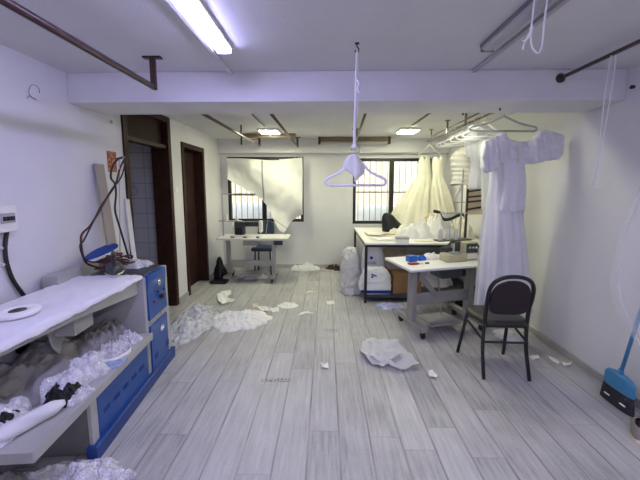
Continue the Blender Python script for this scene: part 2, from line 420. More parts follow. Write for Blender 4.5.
def window(name, w, mull, bars):
    d = bpy.data.objects.new(name, None); C.objects.link(d); d['kind'] = 'structure'
    f = MB(); x0, x1, z0, z1 = w; t = .055
    y0, y1 = YB+.0, YB+.07
    f.box((x0, y0, z0), (x0+t, y1, z1)); f.box((x1-t, y0, z0), (x1, y1, z1)); f.box((x0+t, y0, z0), (x1-t, y1, z0+t)); f.box((x0+t, y0, z1-t), (x1-t, y1, z1))
    f.box((mull-.04, y0, z0+t), (mull+.04, y1, z1-t))
    f.build('window_frame', M_frame, d, bevel=.004)
    for a, b in ((x0+t, mull-.04), (mull+.04, x1-t)):
        MB().box((a, YB+.035, z0+t), (b, YB+.041, z1-t)).build('pane', M_glass, d)
    g = MB()
    n = int((x1-x0)/.105)
    for i in range(1, n): 
        x = x0 + (x1-x0)*i/n; g.tube([(x, YB+.12, z0), (x, YB+.12, z1)], .007, 6)
    for z in bars: g.tube([(x0, YB+.12, z), (x1, YB+.12, z)], .013, 6)
    g.build('security_bars', M_bar, d)
window('window_1', W1, -1.17, (1.40,))
window('window_2', W2, 1.225, (1.455,))

# ------------------------------------------------------------------ outdoors
tag(MB().box((-5, 6.1, -.5), (6, 9, -.4)).build('outdoor_ground', M_ground), 'pale concrete ground outside the windows', 'ground', kind='structure')
fe = MB(); pts = []
x = -4.5; i = 0
prof = []
while x < 5.5:
    for dx, dy in ((0, 0), (.05, 0), (.07, .05), (.12, .05), (.14, 0)): prof.append((x+dx, 7.9+dy))
    x += .14
vs = [(a, b, -.4) for a, b in prof] + [(a, b, 3.6) for a, b in prof]; n_ = len(prof)
fe._add(vs, [(i, i+1, n_+i+1, n_+i) for i in range(n_-1)])
tag(fe.build('corrugated_fence', M_fence, solid=.004), 'tall cream corrugated fence outside the two windows', 'fence')
def car_cover(x0, x1, ztop, label, seed):
    def fn(u, v):
        x = x0 + (x1-x0)*u; a = math.pi*v
        h = ztop*(min(1, u/.18))**.5*(min(1, (1-u)/.3))**.5 if 0 < u < 1 else 0
        return (x, 6.95 - .42*math.cos(a), -.4 + max(0, h+.4)*math.sin(a)**.45 + .02*fb((x, v*2, 0), 3, seed))
    tag(MB().grid(fn, 40, 24).build('parked_car_cover', M_whitecover, smooth=True, solid=.004), label, 'car cover', 'covered cars outside')
car_cover(-3.0, -.6, 1.20, 'white covered car shape outside the left window', 1)
car_cover(.3, 2.9, 1.16, 'white covered car shape outside the right window', 2)

# ------------------------------------------------------------------ lamps
def batten(name, label, x, y0, y1, lit, w=.11, n='ceiling_lamp', M_l=None, rz=0):
    t = thing(n, label, 'ceiling lamp', (x, (y0+y1)/2, ZC), rz)
    l = (y1-y0)/2
    MB().box((-w/2-.008, -l-.01, -.022), (w/2+.008, l+.01, 0)).build('housing', M_cream if lit else M_offd, t, bevel=.006)
    def fn(u, v):
        a = math.pi*u; return (-w/2*math.cos(a), -l + 2*l*v, -.022 - .022*max(0, math.sin(a))**.6)
    d = MB().grid(fn, 12, 4)
    for s in (-l, l):
        d._add([(-w/2*math.cos(math.pi*k/12), s, -.022 - .022*max(0, math.sin(math.pi*k/12))**.6) for k in range(13)], [tuple(range(13))])
    d.build('diffuser', M_l or (M_lampF if lit else M_off), t, smooth=False)
    MB().box((-w/2, l, -.046), (w/2, l+.012, -.01)).build('end_cap', M_cream if lit else M_offd, t, bevel=.003)
    return t
batten('l', 'lit bluish white batten lamp on the front ceiling left of centre', -.628, .75, 2.00, True, w=.088)
batten('l', 'added fill batten lamp on the ceiling, unseen behind the viewpoint', .9, -1.2, .0, True, M_l=M_fillN)  # added fill light out of view, lifts the brightness of the front room
rl = batten('l', 'unlit grey batten lamp on the ceiling behind the string loop', .975, .75, 2.00, False, w=.075)
batten('l', 'added fill batten lamp across the ceiling, hidden close behind the beam', .75, 2.42, 3.58, True, w=.10, M_l=M_fillH, rz=R(90))  # added fill light the beam hides, brightens the garments on the rear rail
def trunk(x, y0, y1, label, m=M_wall, w=.03):
    tag(MB().box((x-w/2, y0, ZC-.022), (x+w/2, y1, ZC)).build('cable_trunking', m, bevel=.004), label, 'cable trunking')
trunk(-.715, .6, 2.418, 'thin white trunking strip on the ceiling beside the lit batten lamp')
trunk(1.09, .6, 2.418, 'thin grey trunking strip on the ceiling beside the unlit batten lamp', M_off)
for x, y, lab in ((-.865, 4.83, 'small lit rectangular lamp on the rear ceiling, nearer the left window'), (1.23, 4.82, 'small lit rectangular lamp on the rear ceiling, nearer the right window')):
    t = thing('ceiling_lamp', lab, 'ceiling lamp', (x, y, ZC), 0, 'rear ceiling lamps')
    MB().box((-.145, -.155, -.03), (.145, .155, 0)).build('housing', M_cream, t, bevel=.005)
    MB().box((-.132, -.142, -.036), (.132, .142, -.030)).build('diffuser', M_lampB, t)
trunk(-.87, 2.83, 4.48, 'dark thin conduit on the rear ceiling leading to the left small lamp', M_pipeg, .02)
trunk(1.20, 2.83, 4.50, 'dark thin conduit on the rear ceiling leading to the right small lamp', M_pipeg, .02)
t = thing('tube_lamp_fitting', 'long unlit brownish tube lamp fitting on the rear ceiling between the two lit lamps', 'ceiling lamp', (.485, 5.50, ZC))
MB().box((-.61, -.05, -.075), (.61, .05, 0)).build('housing', M_woodb, t, bevel=.006)
MB().tube([(-.58, -.035, -.095), (.58, -.035, -.095)], .013, 10).build('tube', M_off, t, smooth=True)
for s in (-.6, .6): MB().box((s-.02, -.06, -.12), (s+.02, .04, 0)).build('lamp_holder', M_brown, t, bevel=.004)
tag(MB().box((-1.36, 5.10, ZC-.065), (-.49, 5.18, ZC)).build('ceiling_batten', M_woodb, bevel=.004), 'tan wooden batten across the rear ceiling in front of the curtained window', 'batten')
tag(MB().tube([(-1.185, 4.42, ZC), (-1.185, 4.42, 2.14)], .012, 8).build('hanging_rod', M_pipe), 'short dark rod hanging down from the rear ceiling beside the left rail', 'rod')

# ------------------------------------------------------------------ hanging rails
def rail(label, p, ends, m=M_pipeg, r=.016, drops=(), bw=.018):
    t = thing('hanging_rail', label, 'hanging rail', p[0])
    o = Vector(p[0])
    MB().tube([Vector(q)-o for q in p], r, 10).build('pipe', m, t, smooth=True)
    for d in drops:
        d = Vector(d)-o
        MB().box((d.x-bw, d.y-.012, d.z-.014), (d.x+bw, d.y+.012, ZC-o.z)).build('drop_bracket', m, t, bevel=.003)
        MB().box((d.x-bw*3.4, d.y-.02, ZC-.012-o.z), (d.x+bw*3.4, d.y+.02, ZC-o.z)).build('ceiling_plate', m, t, bevel=.003)
    return t
rail('brown pipe rail hanging under the front left ceiling', [(-1.160, .35, 2.215), (-1.155, 2.16, 2.215)], 0, M_pipe, .018, [(-1.155, 2.15, 2.215), (-1.160, .5, 2.215)])
rail('bronze pipe rail under the rear ceiling nearest the left wall', [(-1.16, 2.82, 2.235), (-1.135, 5.40, 2.25)], 0, M_pipeg, .016, [(-1.135, 5.39, 2.25)])
rail('bronze pipe rail under the rear ceiling, second from the left wall', [(-.52, 2.82, 2.235), (-.495, 5.50, 2.25)], 0, M_pipeg, .016, [(-.495, 5.49, 2.25)])
rail('bronze pipe rail under the rear ceiling just behind the central hanger', [(.36, 2.82, 2.24), (.455, 4.76, 2.25)], 0, M_pipeg, .014, [(.45, 4.74, 2.25)])
RX = 1.57
rr_ = rail('thin double rail under the rear ceiling with the white gowns on it', [(RX, 2.82, 2.25), (RX, 4.80, 2.25)], 0, M_pipeg, .011, [(RX, 4.79, 2.25), (RX, 4.16, 2.25), (RX, 3.63, 2.25), (RX, 3.05, 2.25)], .009)
MB().tube([(0.0, 0, .055), (0, 1.98, .055)], .008, 8).build('upper_rod', M_pipeg, rr_, smooth=True)
t = rail('dull pipe rail fixed to the front of the beam at right', [(1.72, .3, 2.345), (1.72, 2.41, 2.345)], 0, M_pipeg, .013, [(1.72, .6, 2.345)])
MB().lathe([(.034, -.01), (.034, .0), (.02, .012), (.014, .03)], (0, 2.11, 0), 16, M=Matrix.Rotation(R(90), 4, 'X')).build('wall_flange', M_pipe, t, smooth=False)

# ------------------------------------------------------------------ strings, central hanger
t = thing('ceiling_hook', 'small dark hook in the ceiling holding the white cord of the central hanger', 'hook', (.185, 1.98, ZC))
MB().lathe([(.014, -.004), (.014, 0)], n=10).build('plate', M_brown, t)
MB().tube([(0, 0, 0), (0, 0, -.02), (.012, 0, -.032), (.008, 0, -.05), (-.008, 0, -.05), (-.012, 0, -.04)], .004, 6).build('hook_wire', M_brown, t)
cordp = [(.185, 1.98, ZC-.047), (.182, 1.98, 2.25), (.180, 1.98, 2.1), (.176, 1.98, 1.95), (.174, 1.98, 1.80)]
mb = MB().tube(smooth_path(cordp, 20), .007, 6)
mb.tube(smooth_path([(.187, 1.982, ZC-.047), (.193, 1.985, 2.2), (.187, 1.985, 2.12), (.191, 1.985, 2.02), (.180, 1.985, 1.92), (.182, 1.984, 1.80)], 24), .006, 6)
mb.tube(smooth_path([(.185, 1.975, 2.20), (.20, 1.972, 2.175), (.19, 1.972, 2.14), (.203, 1.97, 2.12)], 12), .008, 6)
mb.lathe([(.002, -.02), (.016, -.008), (.015, .01), (.002, .02)], (.174, 1.98, 1.80), 10)
tag(mb.build('twisted_string', M_cord, smooth=True), 'twisted white cord hanging from the ceiling hook down to the central hanger', 'cord')
def plastic_hanger(label, loc, rz=0, w=.19, m=M_lav, r=.0085, group=None, drop=.17, hookr=.028):
    t = thing('clothes_hanger', label, 'hanger', loc, rz, group)
    MB().tube(smooth_path([(-.028, 0, 0), (-.024, 0, .02), (0, 0, .03), (.022, 0, .018), (.022, 0, -.006), (.004, 0, -.03), (0, 0, -.06)] if hookr else [], 24), .0035, 6).build('hook', M_steel, t, smooth=True)
    b = MB()
    b.tube(smooth_path([(0, 0, -.05), (-.03, 0, -.065), (-w*.5, 0, -.06-drop*.52), (-w*.94, 0, -.05-drop*.9), (-w, 0, -.06-drop), (-w*.95, 0, -.075-drop), (-w*.85, 0, -.078-drop)], 22), r, 8)
    b.tube(smooth_path([(0, 0, -.05), (.03, 0, -.065), (w*.5, 0, -.06-drop*.52), (w*.94, 0, -.05-drop*.9), (w, 0, -.06-drop), (w*.95, 0, -.075-drop), (w*.85, 0, -.078-drop)], 22), r, 8)
    b.build('shoulder', m, t, smooth=True)
    MB().tube([(-w*.87, 0, -.078-drop), (w*.87, 0, -.078-drop)], r*.95, 8).build('bar', m, t, smooth=True)
    return t
hg = plastic_hanger('white plastic hanger hanging alone on a cord in the middle of the room', (.186, 1.98, 1.775), 0, .19, drop=.135)
# scrap of cloth tied round the hanger's neck
def fn(u, v):
    a = u*2*math.pi; z = 1.755 - .155*v; w = .012 + .055*math.sin(min(1, v*1.35)*math.pi*.62)*(1-v*.35) if v < .75 else .05*(1-v)/.25*.8
    return (.170 + .01*v + w*math.cos(a)*(1+.25*math.sin(5*a)), 1.97 + .025*math.sin(a)*(1+.2*math.sin(5*a+1)), z - .02*math.cos(a)*v)
tag(MB().grid(fn, 40, 14, wrapu=True).build('cloth_scrap', M_white, smooth=True, solid=.001), 'small pale cloth scrap knotted round the neck of the central hanger', 'cloth scrap')
# string loop at upper right
mb = MB().tube(smooth_path([(.795, 1.3, ZC), (.800, 1.3, 2.27), (.797, 1.3, 2.16), (.803, 1.3, 2.10), (.828, 1.3, 2.072), (.842, 1.3, 2.10), (.845, 1.3, 2.2), (.852, 1.3, 2.3), (.858, 1.3, ZC)], 40), .0038, 6)
mb.tube(smooth_path([(.797, 1.297, 2.165), (.782, 1.295, 2.13), (.770, 1.295, 2.105), (.766, 1.295, 2.082)], 10), .0036, 6)
mb.tube(smooth_path([(.797, 1.297, 2.165), (.790, 1.29, 2.14), (.774, 1.29, 2.118), (.760, 1.29, 2.112)], 10), .0036, 6)
mb.lathe([(.002, -.01), (.008, 0), (.002, .01)], (.797, 1.3, 2.165), 8)
tag(mb.build('string_loop', M_cord, smooth=True), 'white string loop with a knot hanging in front of the unlit ceiling lamp', 'string')
mb = MB().tube(smooth_path([(1.735, 2.0, 2.345), (1.722, 1.985, 2.36), (1.712, 2.0, 2.33), (1.700, 2.0, 2.15), (1.695, 2.0, 1.85), (1.690, 2.0, 1.64), (1.675, 2.0, 1.57)], 40), .0035, 6)
mb.tube(smooth_path([(1.735, 2.0, 2.345), (1.742, 2.0, 2.28), (1.726, 2.0, 2.0), (1.708, 2.0, 1.75), (1.690, 2.0, 1.62), (1.682, 2.0, 1.54)], 40), .0035, 6)
mb.tube(smooth_path([(1.684, 2.0, 1.545), (1.71, 2.0, 1.535), (1.75, 2.0, 1.533)], 8), .002, 5)
tag(mb.build('hanging_string', M_cord, smooth=True), 'long pale string tied over the right rail and dangling before the right wall', 'string')
tag(MB().tube(smooth_path([(-.56, 5.5, 2.24), (-.555, 5.55, 2.2), (-.56, 5.66, 2.06)], 10), .004, 5).build('curtain_cord', M_cord), 'thin white cord tying the window sheet up to the ceiling rail', 'cord')

# ------------------------------------------------------------------ ironing station
IO = Vector((-1.386, 2.685, 0)); IR = R(5.14)
S = thing('ironing_station', 'grey and blue industrial ironing station with a white padded board along the left wall', 'ironing station', IO, IR)
MB().box((-.52, -.435, 0), (-.03, -.02, .865)).build('control_column', M_grey, S, bevel=.006)
MB().box((-.47, -.36, .865), (-.06, -.04, .872)).build('iron_tray', M_machine, S, bevel=.002)
cp = MB()
cp.prism([(-.03, -.405, .515), (-.014, -.405, .515), (-.016, -.405, .60), (-.022, -.405, .72), (-.012, -.405, .82), (-.012, -.405, .868), (-.05, -.405, .872), (-.05, -.405, .86), (-.03, -.405, .85)], (0, .32, 0))
cp = cp.build('control_panel', M_blue, S, bevel=.004)
RX90 = Matrix.Rotation(R(90), 4, 'Y')
MB().lathe([(.026, 0), (.026, .014), (.020, .018)], (-.016, -.235, .775), 18, M=RX90).build('pressure_gauge', M_chrome, cp)
MB().lathe([(.021, 0), (.019, .03), (.014, .033)], (-.020, -.20, .645), 16, M=RX90).build('rotary_knob', M_black, cp)
MB().lathe([(.012, 0), (.011, .012)], (-.020, -.315, .638), 12, M=RX90).build('red_button', M_red, cp)
MB().lathe([(.010, 0), (.009, .012)], (-.020, -.235, .695), 12, M=RX90).build('black_button', M_black, cp)
MB().lathe([(.010, 0), (.009, .012)], (-.022, -.13, .68), 12, M=RX90).build('selector_button', M_black, cp)
for y in (-.33, -.15): MB().box((-.03, y-.04, .478), (-.026, y+.04, .505)).build('rating_plate', M_off, S)
dr = MB().box((-.03, -.400, .085), (-.016, -.095, .465)).build('column_door', M_blue, S, bevel=.004)
h = MB().lathe([(.034, 0), (.034, .006), (.026, .006), (.024, .002)], (-.016, -.215, .375), 18, M=Matrix.Rotation(R(90), 4, 'Y') @ Matrix.Scale(.75, 4, (1, 0, 0)))
h.build('pull_handle', M_chrome, dr)
for y in (-.33, -.12):
    v = MB()
    for k in range(5): v.box((-.0165, y-.03+k*.012, .17), (-.0145, y-.024+k*.012, .22))
    v.build('vent_slots', M_blued, dr)
M_base2 = mat('dim_grey_metal', (.17, .165, .16), .55, var=.1)
MB().box((-.50, -1.10, .03), (-.05, -.435, .385)).build('base_cabinet', M_base2, S, bevel=.004)
MB().box((-.053, -1.105, .03), (-.030, -1.05, .385)).build('corner_post', M_grey, S, bevel=.003)
fp = MB().box((-.05, -1.05, .07), (-.028, -.45, .383)).build('front_panel', M_blue, S, bevel=.005)
for k in range(5):
    v = MB()
    for j in range(6): v.box((-.0285, -1.0+k*.105+j*.011, .205), (-.0262, -.995+k*.105+j*.011, .235))
    v.build('vent_slots', M_blued, fp)
MB().prism([(-.06, -1.125, 0), (-.005, -1.125, 0), (0, -1.125, .088), (-.008, -1.125, .094), (-.06, -1.125, .092)], (0, 1.125, 0)).build('kick_plate', M_blued, S, bevel=.003)
sh = MB(); sh.box((-.57, -1.525, .41), (.012, -.437, .435)); sh.box((-.004, -1.525, .385), (.014, -.437, .437)); sh.box((-.57, -1.527, .385), (.012, -1.510, .436))
sh.build('lower_shelf', M_grey, S, bevel=.003)
# board: outline in plan, tapering towards the near end
def board_outline(grow=0, n=14):
    fr = [(-.075+grow, -.44), (-.105+grow, -.80), (-.15+grow, -1.25), (-.205+grow, -1.75)]
    bk = [(-.60-grow*.2, -1.75), (-.57-grow*.3, -1.25), (-.55-grow*.3, -.80), (-.53-grow*.3, -.44)]
    tip = [( -.4025 + (.1975+grow)*math.cos(a), -1.75 - .25*math.sin(a)) for a in [math.pi*k/8 for k in range(1, 8)]]
    return fr + tip + bk
MB().prism([(x, y, .845) for x, y in board_outline()], (0, 0, .03)).build('ironing_board', M_grey, S, bevel=.004)
ap = MB(); ap.prism([(-.075, -.437, .86), (-.075, -.437, .745), (-.125, -1.0, .80), (-.19, -1.6, .815), (-.19, -1.6, .86)], (-.02, 0, 0))
ap.build('board_apron', M_grey, S)
# padded cover with a hanging edge
P0 = board_outline(0); 
def cov(u, v):
    # v: 0 back edge .. 1 front edge and down the drape; u along the length, far to near
    y = -.42 - 1.45*u
    def xi(pts, y):
        for (xa, ya), (xb, yb) in zip(pts, pts[1:]):
            if yb <= y <= ya: return xa + (xb-xa)*((ya-y)/(ya-yb) if ya != yb else 0)
        return pts[-1][0] if y < pts[-1][1] else pts[0][0]
    f = xi([(-.05, -.42), (-.080, -.80), (-.122, -1.25), (-.175, -1.87)], y) + .006*fb((y*3, 0, 0), 2, 3)
    b = xi([(-.535, -.42), (-.555, -.80), (-.575, -1.25), (-.605, -1.87)], y)
    w = .006*fb((y*2, v*2, 0), 3, 5) + .003*fb((y*6, v*7, 0), 3, 6)
    if v < .08: return (b - .008, y, .882 - .03*(1 - v/.08) + w*.3)
    if v < .8:
        k = (v-.08)/.72; return (b + (f-b)*k, y, .885 + w + .006*math.sin(math.pi*k))
    k = (v-.8)/.2; dl = .022 + .022*u + .012*fb((y*4, 3, 0), 2, 9)
    return (f + .010*math.sin(k*2) + .006*abs(fb((y*5, k*2, 0), 3, 4))*k, y, .884 - dl*k + w)
MB().grid(cov, 90, 44).build('board_cover', M_cover, S, smooth=True, solid=.003)
MB().box((-.545, -1.5, .435), (-.53, -.44, .845)).build('back_panel', M_cover, S)
MB().lathe([(.045, 0), (.045, .004), (.03, .004), (.028, .001)], tuple(local(S, Xp(22, 346, -1.80))), 18, M=RX90).build('cable_hole', M_black, S)
MB().box((-.605, -.62, .86), (-.50, -.38, .945)).build('rear_housing', M_grey, S, bevel=.004)
dpts = [local(S, Xp(a, b, X)) for a, b, X in ((52, 322, -1.62), (56, 338, -1.62), (62, 345, -1.62), (70, 350, -1.62), (84, 351, -1.64))]
def ductf(u, v):
    p = Vector(cat_rom([tuple(q) for q in dpts], v)); return p + Vector((.0, .0, 0)) + Vector((.02*(1-2*u), .13*(u-.5), .03*(u-.5)))
MB().grid(ductf, 6, 16).build('curved_duct', M_grey, S, smooth=True, solid=.004)
MB().box((-.36, -.93, .66), (-.20, -.76, .845)).build('suction_box', M_grey, S, bevel=.004)

# things on and around the station
def W_(p): return tuple((Matrix.Translation(IO) @ Matrix.Rotation(IR, 4, 'Z')) @ Vector(p))
ir = thing('steam_iron', 'dark steam iron with red hoses on the far end of the ironing board', 'iron', W_((-.27, -.37, .893)), IR + R(-60))
def iron_ring(z, s):
    return [(.155*s*math.cos(a), .068*s*math.sin(a)*(1-.45*max(0, math.cos(a))), z) for a in [2*math.pi*k/24 for k in range(24)]]
MB().loft([iron_ring(0, 1), iron_ring(.012, 1.0), iron_ring(.018, .96)]).build('sole_plate', M_chrome, ir)
MB().loft([iron_ring(.018, .92), iron_ring(.06, .8), iron_ring(.078, .6)]).build('body', M_machine, ir, smooth=True)
MB().tube(smooth_path([(-.10, 0, .06), (-.11, 0, .13), (-.06, 0, .15), (.04, 0, .147), (.08, 0, .12), (.08, 0, .06)], 20), .015, 8).build('handle', M_black, ir, smooth=True)
for k, (pts_, m, r) in enumerate((
    ([(100, 268), (88, 264), (83, 256), (81, 242), (82, 234), (90, 226), (97, 215), (104, 203), (111, 191), (116, 183), (120, 168), (124, 160)], M_redcable, .008),
    ([(104, 262), (92, 262), (84, 258), (80, 246), (84, 240), (92, 224), (101, 206), (109, 195), (115, 186), (122, 175), (125, 158), (116, 159)], M_rubber, .006),
    ([(130, 262), (125, 245), (119, 225), (115, 210), (116, 195), (115, 184), (111, 178), (112, 168), (117, 160), (122, 158)], M_rubber, .008))):
    P = [local(ir, Xp(a, b, -1.80 + .02*k)) for a, b in pts_]
    MB().tube(smooth_path(P, 60), r, 7).build('hose', m, ir, smooth=True)
# iron-hose support rod
rb = Xp(120, 262, -1.80); rt_ = Xp(119, 159, -1.80)
mb = MB().tube([(rb.x, rb.y, .872), tuple(rt_ + Vector((0, 0, -.02)))], .005, 6); mb.lathe([(.022, 0), (.022, .012), (.008, .03)], (rb.x, rb.y, .872), 12)
mb.tube([tuple(rt_ + Vector((0, 0, -.02))), tuple(rt_), tuple(rt_ + Vector((.04, .02, .02)))], .005, 6)
tag(mb.build('hose_support_rod', M_steel), 'thin steel rod standing on the ironing station to hold up the iron hoses', 'rod')
# second hose bundle on the column top
mb = MB(); random.seed(4)
for k in range(7):
    P = [Vector((-1.80 + random.uniform(-.04, .20), 2.36 + random.uniform(-.03, .22), .90 + .012*k + random.uniform(0, .03))) for _ in range(6)]
    mb.tube(smooth_path(P, 30), .007, 6)
tag(mb.build('hose_coil', M_redcable, smooth=True), 'tangled dark red hoses lying behind the steam iron', 'hose')
it2 = thing('sleeve_board', 'narrow sleeve ironing board with a blue top above the far end of the white board', 'sleeve board', (-1.83, 2.45, .872), R(8))
def slev(z, g): return [((.062+g)*math.sin(a)*(1 + .25*math.cos(a)), (.205+g)*math.cos(a), z + .02*math.cos(a)) for a in [2*math.pi*k/28 for k in range(28)]]
MB().loft([slev(.125, 0), slev(.150, .002)]).build('board', M_cream, it2, bevel=.003)
MB().loft([slev(.150, .004), slev(.163, .003), slev(.168, -.01)]).build('blue_cover', M_bluec, it2, smooth=False)
MB().box((-.02, -.02, 0), (.02, .02, .125)).build('stand', M_steel, it2, bevel=.003)
tag(heap(-1.66, 2.60, .15, .10, .075, .873, 3, crease=1.3).build('plastic_bag', M_plastic), 'crumpled clear plastic bag on top of the blue control column', 'plastic bag')
t = MB().lathe([(.045, 0), (.088, 0), (.094, .006), (.094, .016), (.088, .022), (.040, .022), (.036, .016), (.036, .006)], tuple(Zp(18, 314, .898)), 28)
t = tag(t.build('white_ring', M_paper, smooth=True), 'flat white ring with a dark core lying on the near end of the ironing board', 'ring')
MB().lathe([(.036, .008), (.036, .0215), (.034, .0222)], tuple(Zp(18, 314, .898)), 24).build('dark_core', M_black, t)

# pile on the lower shelf (each bundle on its own)
def shelf_heap(name, pts, h, m, label, cat, seed, z=.437, crease=1, rot=0, smooth=False, fine=.5, grow=1.0):
    P = [Zp(x, y, z) for x, y in pts]; c = sum(P, Vector())/len(P)
    d = (P[1]-P[0]); rot = math.atan2(d.y, d.x); rx = d.length/2; ry = (P[3]-P[2]).length/2
    return tag(heap(c.x, c.y, rx*grow, ry*grow, h, z, seed, crease=crease, rot=rot, nu=72, nv=28, fine=fine).build(name, m, smooth=smooth), label, cat)
def sheap(name, c, rx, ry, h, rot, m, label, cat, seed, crease=1, smooth=False, fine=.5, z=.437):
    return tag(heap(c[0], c[1], rx, ry, h, z, seed, crease=crease, rot=rot, nu=110, nv=44, fine=fine).build(name, m, smooth=smooth), label, cat)
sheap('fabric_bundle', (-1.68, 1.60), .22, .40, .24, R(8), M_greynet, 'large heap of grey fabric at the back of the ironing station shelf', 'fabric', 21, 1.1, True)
sheap('lace_bundle', (-1.45, 1.66), .13, .23, .17, R(-2), M_packed, 'bright white lace bundle at the front middle of the ironing station shelf', 'lace', 22, .85, True, fine=.45)
sheap('packed_lace', (-1.54, 1.27), .13, .20, .15, R(12), M_packed, 'white lace in a clear bag at the near left end of the ironing station shelf', 'lace', 23, .85, True, fine=.45)
t = MB(); ax0 = Vector((-1.44, 1.17, .474)); ax1 = Vector((-1.315, 1.425, .474))
t.loft([[tuple(ax0.lerp(ax1, u) + Vector((.034, -.022, 0))*(math.cos(a)*(.85+.15*math.sin(u*9+a*2))*min(1, 4*min(u, 1-u)+.35)) + Vector((0, 0, (.036*math.sin(a))*min(1, 4*min(u, 1-u)+.35)))) for a in [2*math.pi*k/20 for k in range(20)]] for u in [j/16 for j in range(17)]])
tag(t.build('wrapped_roll', M_satin, smooth=True), 'smooth white rolled bundle along the near front edge of the ironing station shelf', 'fabric roll')
sheap('black_fabric', (-1.40, 1.515), .085, .11, .095, R(35), M_blackbag, 'shiny black fabric peeking out between the white lace and the white roll', 'fabric', 24)
sheap('black_fabric', (-1.475, 1.27), .05, .12, .10, R(15), M_blackbag, 'shiny black fabric under the near end of the white roll, at the left edge', 'fabric', 34)
sheap('lace_scrap', (-1.305, 1.505), .035, .075, .05, R(-8), M_packed, 'small crumpled white lace hanging on the shelf edge beside the black fabric', 'lace', 25, 1.3, fine=1.1)
sheap('blue_lace', (-1.345, 1.80), .055, .085, .035, R(-28), M_bluefoil, 'small flat blue grey lace pack on the shelf edge', 'lace', 26, .8)
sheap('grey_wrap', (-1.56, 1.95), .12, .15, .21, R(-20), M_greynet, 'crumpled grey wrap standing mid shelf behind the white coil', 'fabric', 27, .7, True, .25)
sheap('lace_coil', (-1.42, 1.93), .085, .095, .10, R(-20), M_packed, 'small white lace clump inside a flat white band on the shelf', 'lace', 28, 1.3, fine=1.1)
mb = MB().grid(lambda u, v: (-1.415 + .105*math.cos(2*math.pi*u), 1.915 + .115*math.sin(2*math.pi*u), .439 + .035*v), 30, 2, wrapu=True)
tag(mb.build('white_band', M_paper, smooth=True, solid=.004), 'flat white band curled around the lace clump on the shelf', 'band')
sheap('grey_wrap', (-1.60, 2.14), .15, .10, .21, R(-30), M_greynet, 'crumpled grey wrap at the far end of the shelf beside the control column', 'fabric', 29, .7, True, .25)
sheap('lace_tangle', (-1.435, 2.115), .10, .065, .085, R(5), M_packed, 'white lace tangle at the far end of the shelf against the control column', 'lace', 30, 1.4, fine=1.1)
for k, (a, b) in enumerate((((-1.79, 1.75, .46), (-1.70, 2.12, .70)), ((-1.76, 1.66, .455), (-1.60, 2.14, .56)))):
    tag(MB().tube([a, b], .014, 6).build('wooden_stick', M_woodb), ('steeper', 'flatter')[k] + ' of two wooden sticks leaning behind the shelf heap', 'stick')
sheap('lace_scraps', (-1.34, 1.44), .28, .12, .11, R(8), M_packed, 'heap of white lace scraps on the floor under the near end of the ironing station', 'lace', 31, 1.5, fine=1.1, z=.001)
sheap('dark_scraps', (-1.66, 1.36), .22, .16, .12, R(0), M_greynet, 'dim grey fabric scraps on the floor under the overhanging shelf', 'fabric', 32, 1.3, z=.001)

# left wall bits
t = thing('breaker_box', 'white surface mounted breaker box on the left wall', 'electrical box', (XL, 1.815, 1.28))
MB().box((0, -.065, 0), (.055, .065, .16)).build('case', M_cream, t, bevel=.006)
MB().box((.055, -.04, .055), (.064, .045, .115)).build('breaker_window', M_off, t, bevel=.003)
for k in range(3): MB().box((.064, -.03+k*.024, .07), (.072, -.014+k*.024, .095)).build('switch_lever', M_black, t)
t = thing('power_cable', 'thick black cable running down the left wall from the breaker box', 'cable', (XL, 1.84, 1.28))
cp_ = [Vector((.02, -.0, 0.0))] + [Xp(a, b, XL+.02) - Vector((XL, 1.84, 1.28)) for a, b in ((5, 248), (7, 264), (13, 280), (22, 293), (31, 305))]
MB().tube(smooth_path(cp_, 30), .0115, 8).build('cable', M_rubber, t, smooth=True)
for i in (1, 2):
    c = cp_[i]; MB().box((-.019, c.y-.022, c.z-.006), (.022, c.y+.022, c.z+.008)).build('cable_clip', M_cream, t, bevel=.002)
wp = [Xp(a, b, XL+.004) for a, b in ((27, 99), (29, 96), (37, 100), (32, 97.5), (29, 93), (29.5, 88), (32, 85), (36, 85.5), (39, 89), (39.5, 93))]
tag(MB().tube(smooth_path(wp, 30), .0014, 5).build('wire_stub', M_rubber), 'thin bent wire stub poking from the upper left wall', 'wire')
p = Xp(40, 94.5, XL)
a, b = Xp(106, 151, XL), Xp(115, 151, XL)
tag(MB().box((XL, 2.80, 1.69), (XL+.004, 2.92, 1.875)).build('printed_card', M_poster), 'orange brown printed card on the left wall above the iron', 'card')
pl = MB().prism([(XL+.02, 2.60, 1.745), (XL+.02, 2.70, 1.745), (XL+.10, 2.69, .90), (XL+.10, 2.58, .90)], (.02, 0, 0))
tag(pl.build('cardboard_plank', M_card, bevel=.003), 'tall beige cardboard plank leaning on the left wall behind the ironing station', 'plank')
for k, (dx, dy) in enumerate(((0, 0), (.0, .035))):
    tag(MB().tube([(XL+.012, 3.000+dy, 1.44 - k*.01), (XL+.10+dx, 2.985+dy, .02)], .012, 8).build('white_rod', M_cream),
        ('nearer', 'farther')[k] + ' of two white rods leaning beside the open bathroom doorway', 'rod')
for k, (x_, y_, lab) in enumerate(((176, 190, 'small white switch plate on the wall between the two dark doors'), (111, 122, 'pair of small wall plugs high on the left wall before the bathroom door'))):
    c = Xp(x_, y_, XL); r_ = .03 if k == 0 else .014
    tag(MB().box((XL, c.y-r_, c.z-r_*1.1), (XL+.008, c.y+r_, c.z+r_*1.1)).build('wall_plate', M_cream if k == 0 else M_off, bevel=.003), lab, 'wall plate')

